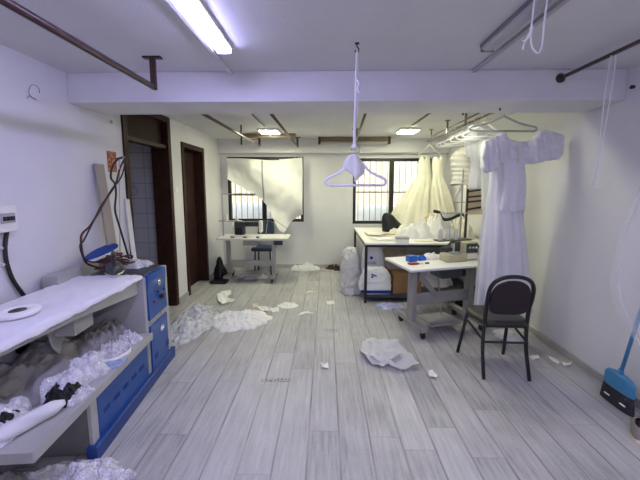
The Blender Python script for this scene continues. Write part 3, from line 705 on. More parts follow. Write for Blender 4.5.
# ------------------------------------------------------------------ sewing station at the curtained window
T1 = thing('sewing_table', 'white topped industrial sewing table on castors under the curtained window', 'sewing table', (-1.16, 5.08, 0))
MB().box((-.59, -.24, .705), (.555, .24, .740)).build('table_top', M_tabletop, T1, bevel=.005)
for s in (-.47, .29):
    MB().box((s-.03, -.035, .07), (s+.03, .035, .705)).build('post', M_steel, T1, bevel=.004)
    MB().box((s-.03, -.24, .075), (s+.03, .24, .115)).build('foot', M_steel, T1, bevel=.004)
    for y in (-.21, .21):
        w = MB().lathe([(.034, -.012), (.034, .012)], (s, y, .035), 16, M=Matrix.Rotation(R(90), 4, 'Y')); w.box((s-.02, y-.015, .03), (s+.02, y+.015, .08))
        w.build('castor', M_black, T1)
MB().box((-.47, -.02, .24), (.29, .02, .33)).build('rear_beam', M_steel, T1, bevel=.003)
MB().box((.33, -.23, .63), (.47, -.16, .705)).build('switch_box', M_machine, T1, bevel=.004)
MB().box((-.20, -.10, .60), (.05, .10, .705)).build('oil_pan', M_steel, T1, bevel=.004)
MB().box((-.35, -.16, .10), (.10, .12, .125)).build('treadle', M_steel, T1, bevel=.004)
sm = thing('sewing_machine', 'dark and white flatbed sewing machine on the table under the curtained window', 'sewing machine', (-1.33, 5.02, .740))
MB().box((-.22, -.085, 0), (.26, .085, .035)).build('bed', M_cream, sm, bevel=.006)
MB().box((-.16, -.06, .035), (.0, .07, .255)).build('head_casting', M_machine, sm, bevel=.02)
MB().box((.0, -.045, .17), (.26, .06, .255)).build('arm', M_machine, sm, bevel=.018)
MB().box((.235, -.05, .075), (.29, .055, .265)).build('needle_head', M_cream, sm, bevel=.012)
MB().tube([(.262, 0, .10), (.262, 0, .036)], .005, 6).build('needle_bar', M_chrome, sm)
MB().lathe([(.05, 0), (.062, .008), (.062, .028), (.03, .035)], (-.16, 0, .175), 18, M=Matrix.Rotation(R(-90), 4, 'Y')).build('hand_wheel', M_cream, sm)
MB().box((-.15, -.075, .05), (-.03, -.061, .16)).build('control_display', M_black, sm, bevel=.004)
def thread_stand(loc, h, w, label, shelf=.30, spools=2, pole_m=M_steel, cone_m=M_cream, dirx=1, group=None):
    t = thing('thread_stand', label, 'thread stand', loc, 0, group)
    MB().tube([(0, 0, 0), (0, 0, h)], .009, 8).build('pole', pole_m, t)
    MB().tube([(0, 0, h-.01), (dirx*w, 0, h-.01)], .008, 6).build('top_arm', pole_m, t)
    MB().box((min(-.06, dirx*.30), -.04, shelf), (max(.06, dirx*.30), .04, shelf+.012)).build('spool_shelf', pole_m, t, bevel=.003)
    for k in range(spools):
        MB().lathe([(.030, 0), (.028, .01), (.016, .10), (.012, .11)], (dirx*(.06+.17*k), 0, shelf+.012), 14).build('thread_cone', cone_m, t, smooth=False)
    MB().tube([(dirx*w*.5, 0, h-.01), (dirx*w*.5, -.02, h+.012)], .004, 5).build('thread_guide', pole_m, t)
    return t
thread_stand((-1.70, 5.06, .740), .71, .56, 'tall thread stand at the left end of the table by the curtained window', .25)
tag(MB().tube([(-1.02, 5.2, .74), (-1.00, 5.2, .90), (-.97, 5.2, 1.07), (-.64, 5.22, .84), (-.70, 5.2, .746)], .006, 6).build('wire_stand', M_steel), 'thin bent wire stand at the right end of the curtained window table', 'wire')
for k in range(3):
    tag(MB().box((-.03, -.02, 0), (.03, .02, .02)).build('thread_notion', (M_red, M_woodb, M_black)[k], loc=(-1.50+.2*k, 4.90, .740), rot=(0, 0, k), bevel=.005),
        ('small dark red notion at the left front of the curtained window table', 'small tan notion on the middle front of the curtained window table', 'small dark notion on the table front by the sewing machine needle')[k], 'notion')
# office chair behind the table
ch = thing('work_chair', 'dark blue work chair behind the table under the curtained window', 'chair', (-1.11, 5.50, 0))
MB().box((-.20, -.20, .43), (.20, .14, .49)).build('seat', M_navy, ch, bevel=.02)
bk = MB().grid(lambda u, v: ((-.15 + .30*u)*(1 - .25*max(0, v-.6)), .17 - .03*(2*u-1)**2 + .04*v, .58 + (.36 - .05*(2*u-1)**4)*v), 14, 10); bk.build('backrest', M_navy, ch, smooth=True, solid=.035)
for sx_ in (-.13, .13):
    MB().tube([(sx_, .16, .43), (sx_, .19, .66)], .013, 8).build('back_post', M_chair, ch)
    for sy_ in (-.17, .12): MB().tube([(sx_, sy_, .43), (sx_*1.12, sy_*1.1, .0)], .013, 8).build('leg', M_chair, ch)
MB().box((-.18, -.175, .2), (.18, -.155, .22)).build('stretcher', M_chair, ch)
# white panel & bits below the table
tag(MB().box((-1.44, 5.40, .0), (-1.24, 5.44, .70)).build('laminate_board', M_cream, bevel=.003), 'narrow white panel standing under the left part of the curtained window table', 'panel')
tag(heap(-1.28, 5.20, .26, .14, .13, .002, 41, crease=1.3).build('fabric_bundle', M_white), 'crumpled white fabric on the floor under the curtained window table', 'fabric')
# black bag at its left
bb = MB().loft([[(-1.77 + .11*s*math.cos(a)*(1+.15*math.sin(3*a+z*9)), 5.03 + .10*s*math.sin(a)*(1+.15*math.sin(4*a)), z) for a in [2*math.pi*k/24 for k in range(24)]] for z, s in ((.002, .75), (.04, 1.0), (.12, 1.0), (.2, .8), (.27, .5), (.33, .42), (.38, .28), (.40, .1))])
tag(bb.build('black_bag', M_blackbag), 'slumped black bag on the floor between the second dark door and the sewing table', 'bag')
tag(MB().box((-1.87, 4.80, .001), (-1.60, 4.97, .045)).build('foot_pedal', M_black, bevel=.012), 'black foot pedal on the floor in front of the slumped black bag', 'pedal')

# the sheet over the window
SH = [(lambda p: (p.x, p.z))(Yp(a, b, 5.66)) for a, b in ((227.5, 179), (236, 184), (246, 190), (255, 195), (262, 199.5), (268, 207), (272, 215), (276, 223), (280, 230), (284, 233), (288, 227), (292, 221), (297, 217), (303, 214))]
def zb(x):
    for (a, za), (b, z2) in zip(SH, SH[1:]):
        if a <= x <= b: return za + (z2-za)*(x-a)/(b-a)
    return SH[-1][1]
def sheet(u, v):
    x = SH[0][0] + (SH[-1][0]-SH[0][0])*u; t0 = 2.065 + .012*math.sin(u*7) - .03*math.sin(u*math.pi)*(1 if u < .7 else .4); z = t0 + (zb(x)-t0)*v
    dg = (x+1.84) + (z-1.0)*.9
    y = 5.61 + .045*math.sin(dg*7.5 + 1.2*math.sin(x*3))*(.4+v) + .055*fb((x*1.3, z*1.1, 0), 1.6, 2, 3)
    y += .012*math.sin((x-z)*16)*v
    return (x, min(y, 5.70) if z < 2.15 else y, z)
tag(MB().grid(sheet, 80, 50).build('window_sheet', M_sheet, smooth=True, solid=.003), 'off white sheet hung across the left window with its lower left corner pulled up', 'curtain')
def fold(u, v):
    x = -1.09 + .47*u; z1 = 1.26 - .10*u; z0 = .97 - .10*u + .05*math.sin(u*6); return (x + .03*v, 5.72 + .02*math.sin(u*14) + .015*v, z1 + (z0-z1)*v)
def tape(u, v):
    x = -1.150 + .030*u; z = 2.05 - .75*v; uu = (x-SH[0][0])/(SH[-1][0]-SH[0][0]); q = sheet(uu, (2.065-z)/max(.1, 2.065-zb(x)))
    return (x, q[1]-.010, q[2])
tag(MB().grid(tape, 2, 30).build('seam_tape', M_off, solid=.002), 'grey vertical strip down the middle of the off white window sheet', 'strip')

# by the back wall
tag(heap(-.38, 5.72, .29, .11, .15, .002, 51, crease=1.2, rot=R(8), fine=.5).build('floor_cloth', M_white, smooth=True), 'crumpled white cloth on the floor against the back wall left of the sandals', 'cloth')
def sandal(loc, rz, label):
    t = thing('sandal', label, 'sandal', loc, rz, 'brown sandals by the back wall')
    def fo(z, g): return [((.042+g)*math.sin(a)*(1+.25*math.cos(a)), (.125+g)*math.cos(a), z) for a in [2*math.pi*k/24 for k in range(24)]]
    MB().loft([fo(0, 0), fo(.022, .0), fo(.026, -.003)]).build('sole', M_sandal, t)
    for y, hh in ((.05, .06), (-.005, .075), (-.07, .08)):
        MB().grid(lambda u, v: (.046*math.cos(math.pi*u), y + .035*(v-.5), .02 + hh*math.sin(math.pi*u)), 12, 2).build('strap', M_sandal, t, smooth=True, solid=.004)
sandal((.12, 5.77, 0), R(75), 'brown strap sandal by the back wall, nearer the white cloth')
sandal((.27, 5.70, 0), R(100), 'brown strap sandal by the back wall, nearer the black framed table')

# ------------------------------------------------------------------ big cutting table at the right window
TX0, TX1, TY0, TY1, TZ = .515, 2.15, 4.02, 5.62, .82
T2 = thing('cutting_table', 'large white topped cutting table with a black steel frame below the right window', 'table', (TX0, TY0, 0))
MB().box((0, 0, TZ-.022), (TX1-TX0, TY1-TY0, TZ)).build('table_top', M_tabletop, T2, bevel=.003)
f = MB(); w, d = TX1-TX0, TY1-TY0
f.box((0, 0, TZ-.055), (w, .035, TZ-.022)); f.box((0, d-.035, TZ-.055), (w, d, TZ-.022)); f.box((0, .035, TZ-.055), (.035, d-.035, TZ-.022)); f.box((w-.035, .035, TZ-.055), (w, d-.035, TZ-.022))
f.build('frame', M_frame, T2, bevel=.003)
for x in (0, w-.035):
    for y in (0, d-.035):
        MB().box((x, y, .0), (x+.035, y+.035, TZ-.055)).build('leg', M_frame, T2, bevel=.003)
MB().box((.035, .02, .07), (w-.035, d-.02, .10)).build('low_shelf', M_machine, T2, bevel=.003)
# sacks below
def sack(name, c, w, d, h, z0, m, label, seed, lean=0, cat='sack', cr=1, smooth=True):
    n = 40; rings = []
    for z, s in [cat_rom([(0, .86), (.03, 1.0), (.25, 1.04), (.5, 1.0), (.7, .92), (.85, .8), (.95, .66), (1.0, .5)], j/22) for j in range(23)]:
        rings.append([(c[0] + w/2*s*math.copysign(abs(math.cos(a))**.6, math.cos(a)) + lean*z + .015*cr*fb((math.cos(a)*2, math.sin(a)*2, z*3), 2, seed),
                       c[1] + d/2*s*math.copysign(abs(math.sin(a))**.6, math.sin(a)) + .012*cr*fb((math.sin(a)*2, z*4, math.cos(a)), 2, seed), z0 + z*h + (.02*fb((a, z, 0), 2, seed) if z > .8 else 0)) for a in [2*math.pi*k/n for k in range(n)]])
    return tag(MB().loft(rings).build(name, m, smooth=smooth), label, cat)
s1 = sack('woven_sack', (.68, 4.42), .32, .22, .66, .10, M_sack, 'tall white sack with a blue dot logo standing under the cutting table', 1, cr=1.6)
s2 = sack('woven_sack', (.68, 4.17), .42, .20, .36, .10, M_sack, 'shorter white sack with a blue band at its foot, in front of the dotted sack', 2, cr=1.5)
def disc_logo(parent, x, y, z, r):
    MB().lathe([(r, 0), (r, .003)], (x, y, z), 20, M=Matrix.Rotation(R(90), 4, 'X')).build('logo_dot', M_logo, parent)
def text_part(txt, size, loc, rot, m, parent, name='lettering', ext=.001):
    cu = bpy.data.curves.new('tmp_text', 'FONT'); cu.body = txt; cu.size = size; cu.align_x = 'CENTER'; cu.extrude = ext
    tmp = bpy.data.objects.new('tmp_text', cu); C.objects.link(tmp)
    dg = bpy.context.evaluated_depsgraph_get(); me = bpy.data.meshes.new_from_object(tmp.evaluated_get(dg))
    bpy.data.objects.remove(tmp); bpy.data.curves.remove(cu)
    me.name = name; me.materials.clear(); me.materials.append(m)
    o = bpy.data.objects.new(name, me); C.objects.link(o); o.parent = parent; o.location = loc; o.rotation_euler = rot; return o
p = Yp(371.5, 258, 4.275); disc_logo(s1, p.x, 4.285, p.z, .022)
import itertools
for k, ch_ in enumerate('ASSAN'):
    a = R(-32 + 16*k); p = Yp(371, 259, 4.27); rr2 = .10
    text_part(ch_, .045, (p.x + rr2*math.sin(a), 4.272, p.z - .02 - rr2*math.cos(a)*.55), (R(90), a*.8, 0), M_logo, s1)
MB().box((.47, 4.062, .125), (.885, 4.074, .165)).build('blue_band', M_logo, s2)
p = Yp(374, 275, 4.06); MB().box((p.x-.035, 4.062, p.z-.012), (p.x+.04, 4.068, p.z+.004), Matrix.Translation((p.x, 0, p.z)) @ Matrix.Rotation(R(20), 4, 'Y') @ Matrix.Translation((-p.x, 0, -p.z))).build('logo_mark', M_logo, s2)
disc_logo(s2, p.x-.02, 4.070, p.z-.03, .014)
sack('film_bag', (.365, 4.50), .27, .34, .66, .0, M_sackg, 'greyish film bag standing on the floor at the left end of the cutting table', 3, cat='bag', cr=3.2, smooth=False)
sack('round_bag', (.40, 5.10), .16, .2, .30, .0, M_shoe, 'small dark brown bag on the floor behind the greyish film bag', 8, cat='bag')
bx = thing('cardboard_box', 'brown cardboard box on the low shelf under the cutting table', 'box', (1.10, 4.30, .10), R(8))
MB().box((-.20, -.15, 0), (.20, .15, .26)).build('carton', M_box, bx, bevel=.004)
MB().prism([(-.20, -.15, .26), (-.20, .15, .26), (-.27, .15, .34), (-.27, -.15, .34)], (.006, 0, 0)).build('flap', M_box, bx)
MB().box((.02, -.153, .07), (.11, -.1495, .09)).build('paper_label', M_paper, bx)
tag(heap(1.05, 4.74, .50, .27, .86, .101, 61, crease=.6, fine=.3, edge=.12).build('beige_fabric', M_beigef, smooth=True), 'tall beige fabric bundle piled under the middle of the cutting table', 'fabric')
tag(heap(1.62, 4.60, .30, .22, .40, .101, 62, crease=1).build('white_bundle', M_white, smooth=True), 'white fabric bundle on the low shelf under the right part of the cutting table', 'fabric')
tag(heap(1.82, 3.85, .17, .14, .58, .001, 63, crease=.6, fine=.3, edge=.1).build('black_bag', M_blackbag), 'tall black bag on the floor behind the right end of the overlock table', 'bag')
tag(heap(.84, 3.90, .19, .10, .05, .002, 64, crease=1.2).build('printed_film', M_bluebag), 'flat blue and white plastic film on the floor before the cutting table', 'plastic film')

# on the cutting table
bg = MB().loft([[tuple(Yp(392, 223, 5.12) + Vector((dx + s*.185*math.cos(a), s*.12*math.sin(a), 0)))[:2] + (TZ + z,) for a in [2*math.pi*k/18 for k in range(18)]] for z, s, dx in ((.002, 1.0, .03), (.06, 1.0, .02), (.13, .85, -.01), (.2, .66, -.05), (.26, .5, -.07), (.30, .3, -.085), (.31, .1, -.085))])
tag(bg.build('black_bag', M_blackbag), 'black plastic bag standing on the cutting table in front of the right window', 'bag')
p = Zp(403, 243, TZ)
t = thing('pin_box', 'small white box at the front edge of the cutting table', 'box', (p.x, p.y+.06, TZ))
MB().box((-.08, -.05, 0), (.08, .05, .045)).build('tray', M_cream, t, bevel=.003)
MB().box((-.083, -.053, .045), (.083, .053, .075)).build('lid', M_off, t, bevel=.003)
tag(MB().box((-.20, -.015, 0), (.20, .015, .006)).build('ruler', M_yellow, loc=(1.40, 4.16, TZ+.001), rot=(0, 0, R(-3))), 'yellow ruler along the front edge of the cutting table', 'ruler')
tag(flat_piece([(.62, 5.0, 0), (.62, 4.6, 0), (.90, 4.55, 0), (.95, 4.9, 0)], .02, TZ+.002, 71).build('fabric_piece', M_ivory, smooth=True, solid=.002), 'ivory fabric piece spread on the left of the cutting table near the black bag', 'fabric')
tag(flat_piece([(.62, 4.42, 0), (.72, 4.18, 0), (1.05, 4.26, 0), (1.0, 4.48, 0)], .02, TZ+.002, 72).build('paper_pattern', M_paper, smooth=True, solid=.001), 'white paper pattern on the left front of the cutting table', 'paper')
tag(heap(.93, 4.62, .10, .03, .025, TZ+.022, 73).build('yellow_ribbon', M_hat, smooth=True), 'small yellowish ribbon strip lying on the ivory fabric piece', 'ribbon')
for k, (x, y, rx, ry, h, lab, m) in enumerate((
    (1.36, 4.55, .30, .17, .28, 'white fabric mound at the front of the cutting table left of the tan bundle', M_white),
    (1.70, 4.66, .27, .26, .42, 'highest white fabric mound on the cutting table behind the overlock machine', M_white),
    (1.98, 4.55, .16, .26, .34, 'white fabric mound at the right end of the cutting table against the wall side', M_ivory),
    (1.22, 4.80, .24, .16, .14, 'low ivory fabric mound under the hem of the hanging gowns', M_ivory))):
    tag(heap(x, y, rx, ry, h, TZ+.001, 80+k, crease=1.7, nu=90, nv=36, fine=.6).build('fabric_mound', m, smooth=True), lab, 'fabric', 'fabric mounds on the cutting table')
c = Yp(435, 218, 4.62)
hb = MB().loft([[(c.x + s*.12*math.cos(a), 4.78 + s*.09*math.sin(a), c.z - .10 + z) for a in [2*math.pi*k/22 for k in range(22)]] for z, s in ((-.12, 1.0), (.04, 1.0), (.09, .85), (.13, .5), (.14, .15))])
tag(hb.build('tan_bundle', M_hat, smooth=True), 'tan rounded bundle between the gowns and the white mounds', 'bundle')
P = [Yp(a, b, 4.42) for a, b in ((433, 211), (440, 213), (443, 219), (449, 219), (456, 216), (462, 214), (464, 217))]
def ribb(u, v):
    q = Vector(cat_rom([tuple(x) for x in P], u)); return q + Vector((0, -.02 + .01*math.sin(u*9), .045*(v-.5)))
tag(MB().grid(ribb, 40, 3).build('black_strap', M_black, smooth=True, solid=.006), 'black strap draped over the highest white fabric mound', 'strap')

# ------------------------------------------------------------------ gowns on the window side of the rail
p = Yp(430, 142, 5.55)
hw_ = plastic_hanger('white hanger on a nail in the rear beam holding the two ivory gowns', (p.x, 5.55, p.z), R(3), .19, M_hang, .010, drop=.16)
tag(MB().tube([(p.x, 5.70, p.z+.03), (p.x, 5.53, p.z+.03)], .006, 6).build('nail', M_frame), 'nail in the rear beam holding the hanger of the ivory gowns', 'nail')
def gy(x, y, Y=4.84): p = Yp(x, y, Y); return p
def gown_rows(px, Y, dep, pl):
    rows = []
    for (y, xl, xr), d, q in zip(px, dep, pl):
        a, b = Yp(xl, y, Y), Yp(xr, y, Y); rows.append(((a.z+b.z)/2, (a.x+b.x)/2, Y, (b.x-a.x)/2, d, q))
    return rows
g1 = gown_rows([(158, 419.5, 430), (166, 417.5, 430.5), (176, 417, 431), (186, 411, 433), (200, 401, 434), (213, 394, 435), (226, 387, 436)], 5.50, (.05, .06, .06, .08, .10, .12, .13), (.03, .03, .06, .12, .17, .19, .20))
tag(gown(g1, 9, seed=1, cup=.07).build('strapless_gown', M_ivory, smooth=True, solid=.002), 'left ivory strapless gown with a wide pleated skirt before the right window', 'gown')
g2 = gown_rows([(158, 433, 444), (166, 432.5, 443), (176, 433, 443), (186, 432, 447), (198, 432, 451), (212, 433, 454)], 5.24, (.04, .05, .05, .07, .09, .10), (.03, .03, .06, .12, .16, .18))
tag(gown(g2, 8, seed=4, cup=.07).build('strapless_gown', M_ivory, smooth=True, solid=.002), 'right ivory strapless gown, narrower, sharing the hanger before the right window', 'gown')

# garments on the rail, back to front
def garment_hanger(y, label, dz=0): return plastic_hanger(label, (RX+.004, y, 2.236), R(random.uniform(-9, 9)), .20, M_hang, .0085, 'white hangers bunched on the rear rail', drop=.11)
for k, y in enumerate((3.98, 3.84, 3.68, 3.52, 3.36, 3.20)):
    garment_hanger(y, ['farthest white hanger of the bunch on the rear rail', 'second farthest white hanger of the bunch on the rear rail', 'third farthest white hanger of the bunch on the rear rail', 'third nearest white hanger of the bunch on the rear rail', 'second nearest white hanger of the bunch on the rear rail', 'nearest white hanger of the bunch on the rear rail'][k])
def top(rows, Y, name, m, label, cat, k=10, seed=0, solid=.002):
    return tag(gown(rows, k, seed=seed, n=72, nz=24).build(name, m, smooth=True, solid=solid), label, cat)
def rows_px(px, Y, dep, pl): return gown_rows(px, Y, dep, pl)
# ruched blouse, leftmost
def ruched(u, v):
    a = 2*math.pi*u; r = rows_px([(145, 466, 480), (150, 457, 484), (157, 450.5, 485), (168, 451.5, 482), (176, 453, 480), (185, 450.5, 476)], 3.62, (.04, .07, .09, .08, .08, .08), (0,)*6)
    z, xc, yc, hw, hd, _ = cat_rom(r, v); q = 1 + .035*math.sin(v*62 + math.sin(a)*2.5 + math.cos(a)) + .03*math.sin(a*3+v*5)
    return (xc + hw*q*math.cos(a), yc + hd*q*math.sin(a), z + .01*math.sin(a*2))
rt1 = tag(MB().grid(ruched, 60, 70, wrapu=True).build('ruched_top', M_ivory, smooth=True, solid=.002), 'ruched ivory top at the left of the garments on the rear rail', 'blouse')
MB().grid(lambda u, v: tuple(Yp(460-4*v+3*u+1.5*math.sin(v*5), 182+15*v, 3.60 - .004*math.sin(u*6))), 3, 12).build('ribbon_tie', M_ivory, rt1, smooth=True, solid=.002)
top(rows_px([(141, 470, 490), (150, 470, 492), (165, 471, 492), (180, 469, 492), (189, 468, 493)], 3.42, (.04, .06, .07, .08, .08), (.01, .02, .03, .04, .05)), 3.42, 'sheer_skirt', M_tulled, 'sheer greyish white skirt piece hanging over the slatted rack', 'skirt', 9, 6)
top(rows_px([(128, 474, 490), (134, 468, 492), (141, 464, 486), (148, 466, 482), (158, 468, 480)], 3.52, (.03, .06, .07, .07, .06), (.05, .08, .10, .10, .1)), 3.52, 'frilled_top', M_lace, 'frilled white top high on the rear rail behind the lace jacket', 'blouse', 9, 7)
top(rows_px([(138, 480, 492), (150, 479, 497), (165, 481, 500), (190, 482, 503), (210, 482, 505)], 3.24, (.03, .06, .06, .07, .08), (.02, .04, .05, .05, .05)), 3.24, 'sheer_slip', M_tulled, 'sheer white slip hanging just behind the long white gown', 'slip', 8, 8)
# front: grey hanger, lace jacket, bodice, long gown
FY = 2.93
fh = plastic_hanger('large grey hanger at the near end of the rear rail holding the lace jacket', (RX+.03, FY-.02, 2.236), R(4), .31, M_steel, .010, drop=.105)
def jacket_piece(secs, seed, n=40):
    sec = []
    for k, (x, yt, yb) in enumerate(secs):
        a, b = Yp(x, yt, FY-.05), Yp(x, yb, FY-.05); sec.append((a.x, (a.z+b.z)/2, (a.z-b.z)/2, .05 if k in (0, len(secs)-1) else .085))
    rings = []
    for j in range(n+1):
        x, zc, hh, dp = cat_rom(sec, j/n); ring = []
        for k in range(40):
            a = 2*math.pi*k/40; c_, s_ = math.cos(a), math.sin(a)
            c2, s2_ = math.copysign(abs(c_)**.45, c_), math.copysign(abs(s_)**.9, s_)
            fold_ = .007*math.sin(x*70 + 2*s_) + .006*math.sin(x*150 + 3*s_ + seed) + .022*fb((x*5, s_*1.2, 0), 2, 6+seed, 3)
            ring.append((x + .004*fb((x*4, k, 0), 1, 3), FY-.05 + .42*dp*c2 + fold_, zc + hh*s2_ + .004*math.sin(x*90)*(1 if s_ < 0 else 0)))
        rings.append(ring)
    return MB().loft(rings)
jk = thing('lace_jacket', 'cropped short sleeved lace jacket on the large grey hanger', 'jacket', (0, 0, 0))
jacket_piece(((496, 135, 161), (503, 133, 163), (510, 139, 163), (521, 142, 164), (532, 139, 164), (540, 131, 163), (546, 131, 162)), 1).build('jacket_body', M_lace, jk, smooth=True)
jacket_piece(((482, 150, 166), (484, 142, 170), (489, 139, 173), (494, 136, 172), (499, 133, 168), (503, 134, 158)), 2).build('sleeve', M_lace, jk, smooth=True)
jacket_piece(((541, 133, 159), (545, 130, 161), (551, 131, 161), (557, 133, 160), (561, 134.5, 159), (562.5, 136, 158)), 3).build('sleeve', M_lace, jk, smooth=True)
MB().grid(lambda u, v: tuple(Yp(519+2*u, 142+21*v, FY-.115)), 1, 8).build('button_band', M_white, jk, solid=.002)
top(gown_rows([(158, 501, 523), (168, 499, 524), (178, 499, 525), (192, 499, 524), (211, 496, 522)], FY-.02, (.05, .065, .075, .08, .08), (.02, .04, .06, .12, .17)), FY-.02, 'lace_bodice', M_lace, 'white lace bodice hanging below the cropped jacket, over the long gown', 'bodice', 5, 12)
g3 = gown_rows([(168, 490, 520), (185, 489, 521), (200, 487, 521), (215, 486, 522), (245, 483, 525), (280, 480, 528), (309, 477, 531)], FY+.02, (.06, .07, .08, .10, .12, .13, .13), (.02, .04, .06, .07, .07, .08, .08))
tag(gown(g3, 10, seed=9).build('long_gown', M_satin, smooth=True, solid=.002), 'long plain white gown hanging behind the black chair', 'gown')
g4 = gown_rows([(205, 484, 491), (235, 481, 489), (270, 478, 487), (300, 475, 486), (312, 474, 485)], FY+.06, (.02, .03, .04, .04, .04), (.05, .08, .14, .16, .16))
tag(gown(g4, 7, seed=3).build('tulle_train', M_tulled, smooth=True, solid=.001), 'sheer tulle strands hanging along the left side of the long gown', 'tulle')
# sheer gown at right edge
g5 = [(2.33, 1.72, 1.45, .02, .02, .1), (2.1, 1.72, 1.45, .06, .06, .15), (1.75, 1.74, 1.47, .15, .14, .16), (1.45, 1.75, 1.48, .235, .2, .15), (1.2, 1.76, 1.5, .285, .23, .14), (1.0, 1.76, 1.5, .285, .23, .14), (.8, 1.78, 1.5, .20, .19, .15), (.62, 1.82, 1.5, .10, .12, .15)]
tv = tag(gown(g5, 7, seed=15, n=120).build('tulle_veil', M_tulle, smooth=True), 'sheer white tulle gown hanging from the right rail at the right edge', 'tulle gown')
MB().tube(smooth_path([(1.72, 1.45, 2.28), (1.72, 1.45, 2.33), (1.738, 1.45, 2.345), (1.735, 1.45, 2.362), (1.715, 1.45, 2.362), (1.703, 1.45, 2.345)], 16), .004, 6).build('hook', M_steel, tv, smooth=True)

# slatted rack beside the gowns
t = thing('slatted_rack', 'small rack of dark slats over cream backing on the cutting table', 'rack', (1.90, 4.20, TZ))
MB().box((-.02, -.01, 0), (.005, .015, .80)).build('upright', M_slat, t, bevel=.003)
MB().box((.005, .010, .36), (.28, .016, .74)).build('backing', M_liner, t)
for z, tl in ((.42, .05), (.52, .03), (.585, .03), (.66, .04)):
    MB().prism([(.0, -.012, z), (.27, -.012, z+tl), (.27, -.012, z+tl+.022), (0, -.012, z+.022)], (0, .02, 0)).build('slat', M_slat, t)
MB().tube([(-.19, 0, .53), (0, 0, .53)], .008, 6).build('side_rod', M_steel, t)

# ------------------------------------------------------------------ overlock table
A2 = R(16)
T3 = thing('overlock_table', 'grey castor table with a white top carrying the overlock machine', 'sewing table', (.765, 3.21, 0), A2)
# local: x along the long side, y across
MB().box((-.02, -.28, .725), (1.10, .28, .755)).build('table_top', M_tabletop, T3, bevel=.01)
for s in (.175, .90):
    MB().box((s-.03, -.05, .09), (s+.03, .05, .725)).build('post', M_greyd, T3, bevel=.006)
    MB().box((s-.035, -.25, .075), (s+.035, .25, .125)).build('foot', M_greyd, T3, bevel=.006)
    for y in (-.22, .22):
        w = MB().lathe([(.032, -.012), (.032, .012)], (s, y, .033), 16, M=Matrix.Rotation(R(90), 4, 'Y')); w.box((s-.02, y-.015, .03), (s+.02, y+.015, .08))
        w.build('castor', M_black, T3)
MB().box((.20, -.02, .28), (.90, .02, .40)).build('rear_beam', M_greyd, T3, bevel=.004)
MB().prism([(.24, -.03, .66), (.24, -.03, .56), (.44, -.03, .36), (.50, -.03, .36)], (0, .03, 0)).build('brace', M_greyd, T3)
MB().box((.30, -.20, .10), (.66, .10, .118)).build('treadle', M_greyd, T3, bevel=.004)
MB().tube([(.55, .0, .12), (.50, .02, .62)], .008, 6).build('treadle_rod', M_steel, T3)
MB().box((.44, -.13, .58), (.70, .10, .725)).build('motor', M_machine, T3, bevel=.02)
MB().lathe([(.045, 0), (.05, .01), (.05, .04), (.03, .045)], (.72, -.06, .62), 18, M=RX90).build('pulley', M_black, T3)
def w3(x, y, z=.755): return (Matrix.Translation((.765, 3.21, 0)) @ Matrix.Rotation(A2, 4, 'Z')) @ Vector((x, y, z))
ov = thing('overlock_machine', 'beige overlock machine with thread cones on the grey castor table', 'sewing machine', w3(.70, .0), A2)
MB().box((-.19, -.13, 0), (.05, .03, .085)).build('base', M_beige, ov, bevel=.014)
MB().box((.04, -.10, 0), (.21, .09, .20)).build('body', M_beige, ov, bevel=.014)
MB().prism([(-.14, -.02, .085), (.06, -.02, .085), (.06, -.02, .20), (.0, -.02, .20), (-.06, -.02, .15), (-.14, -.02, .13)], (0, .10, 0)).build('arm', M_machine, ov, bevel=.008)
MB().box((.05, -.112, .09), (.19, -.098, .19)).build('tension_panel', M_machine, ov, bevel=.004)
for k in range(3): MB().lathe([(.013, 0), (.013, .014), (.007, .022)], (.08+.04*k, -.112, .15), 10, M=Matrix.Rotation(R(90), 4, 'X')).build('tension_dial', M_chrome, ov)
MB().box((.07, -.108, .02), (.19, -.100, .08)).build('front_cover', M_cream, ov, bevel=.003)
MB().box((-.14, -.13, .085), (-.02, -.06, .105)).build('cloth_plate', M_steel, ov, bevel=.003)
MB().box((-.09, -.06, .085), (-.06, -.03, .19)).build('presser_bar', M_chrome, ov, bevel=.003)
MB().lathe([(.04, 0), (.055, .008), (.055, .03), (.025, .034)], (.21, .0, .11), 18, M=RX90).build('hand_wheel', M_black, ov)
MB().box((-.20, .02, .20), (.22, .13, .212)).build('spool_tray', M_machine, ov)
for k in range(3): MB().lathe([(.024, 0), (.024, .012), (.019, .11), (.009, .125)], (-.16+.10*k, .06, .212), 14).build('thread_cone', M_cone, ov)
MB().tube([(.14, .115, .10), (.14, .115, 1.0)], .009, 8).build('thread_pole', M_steel, ov)
MB().tube([(-.16, .115, .50), (.24, .115, .50)], .006, 6).build('thread_bar', M_steel, ov)
p = Zp(412, 262, .755)
tag(MB().box((-.045, -.04, 0), (.045, .04, .065)).build('blue_box', M_bluep, loc=(p.x, p.y+.03, .756), rot=(0, 0, .3), bevel=.003), 'small bright blue box on the overlock table', 'box')
tag(heap(p.x+.13, p.y+.10, .06, .035, .075, .756, 91, crease=1.2, rot=.6).build('blue_cloth', M_bluep), 'blue crumpled wrapper beside the small bright blue box', 'wrapper')
q = Zp(431, 259, .756)
tag(heap(q.x, q.y+.02, .095, .07, .10, .756, 92, crease=.9).build('white_cloth', M_white, smooth=True), 'small white cloth heap on the overlock table between the blue wrapper and the machine', 'cloth')
q = Zp(414, 264.5, .756)
sn = thing('thread_snips', 'dark red handled snips near the front edge of the overlock table', 'snips', (q.x, q.y, .757), R(10))
for s in (-1, 1): MB().tube(smooth_path([(-.06, .012*s, .008), (-.03, .022*s, .008), (.02, .018*s, .008), (.05, .008*s, .008)], 10), .008, 7).build('grip', M_red, sn, smooth=True)
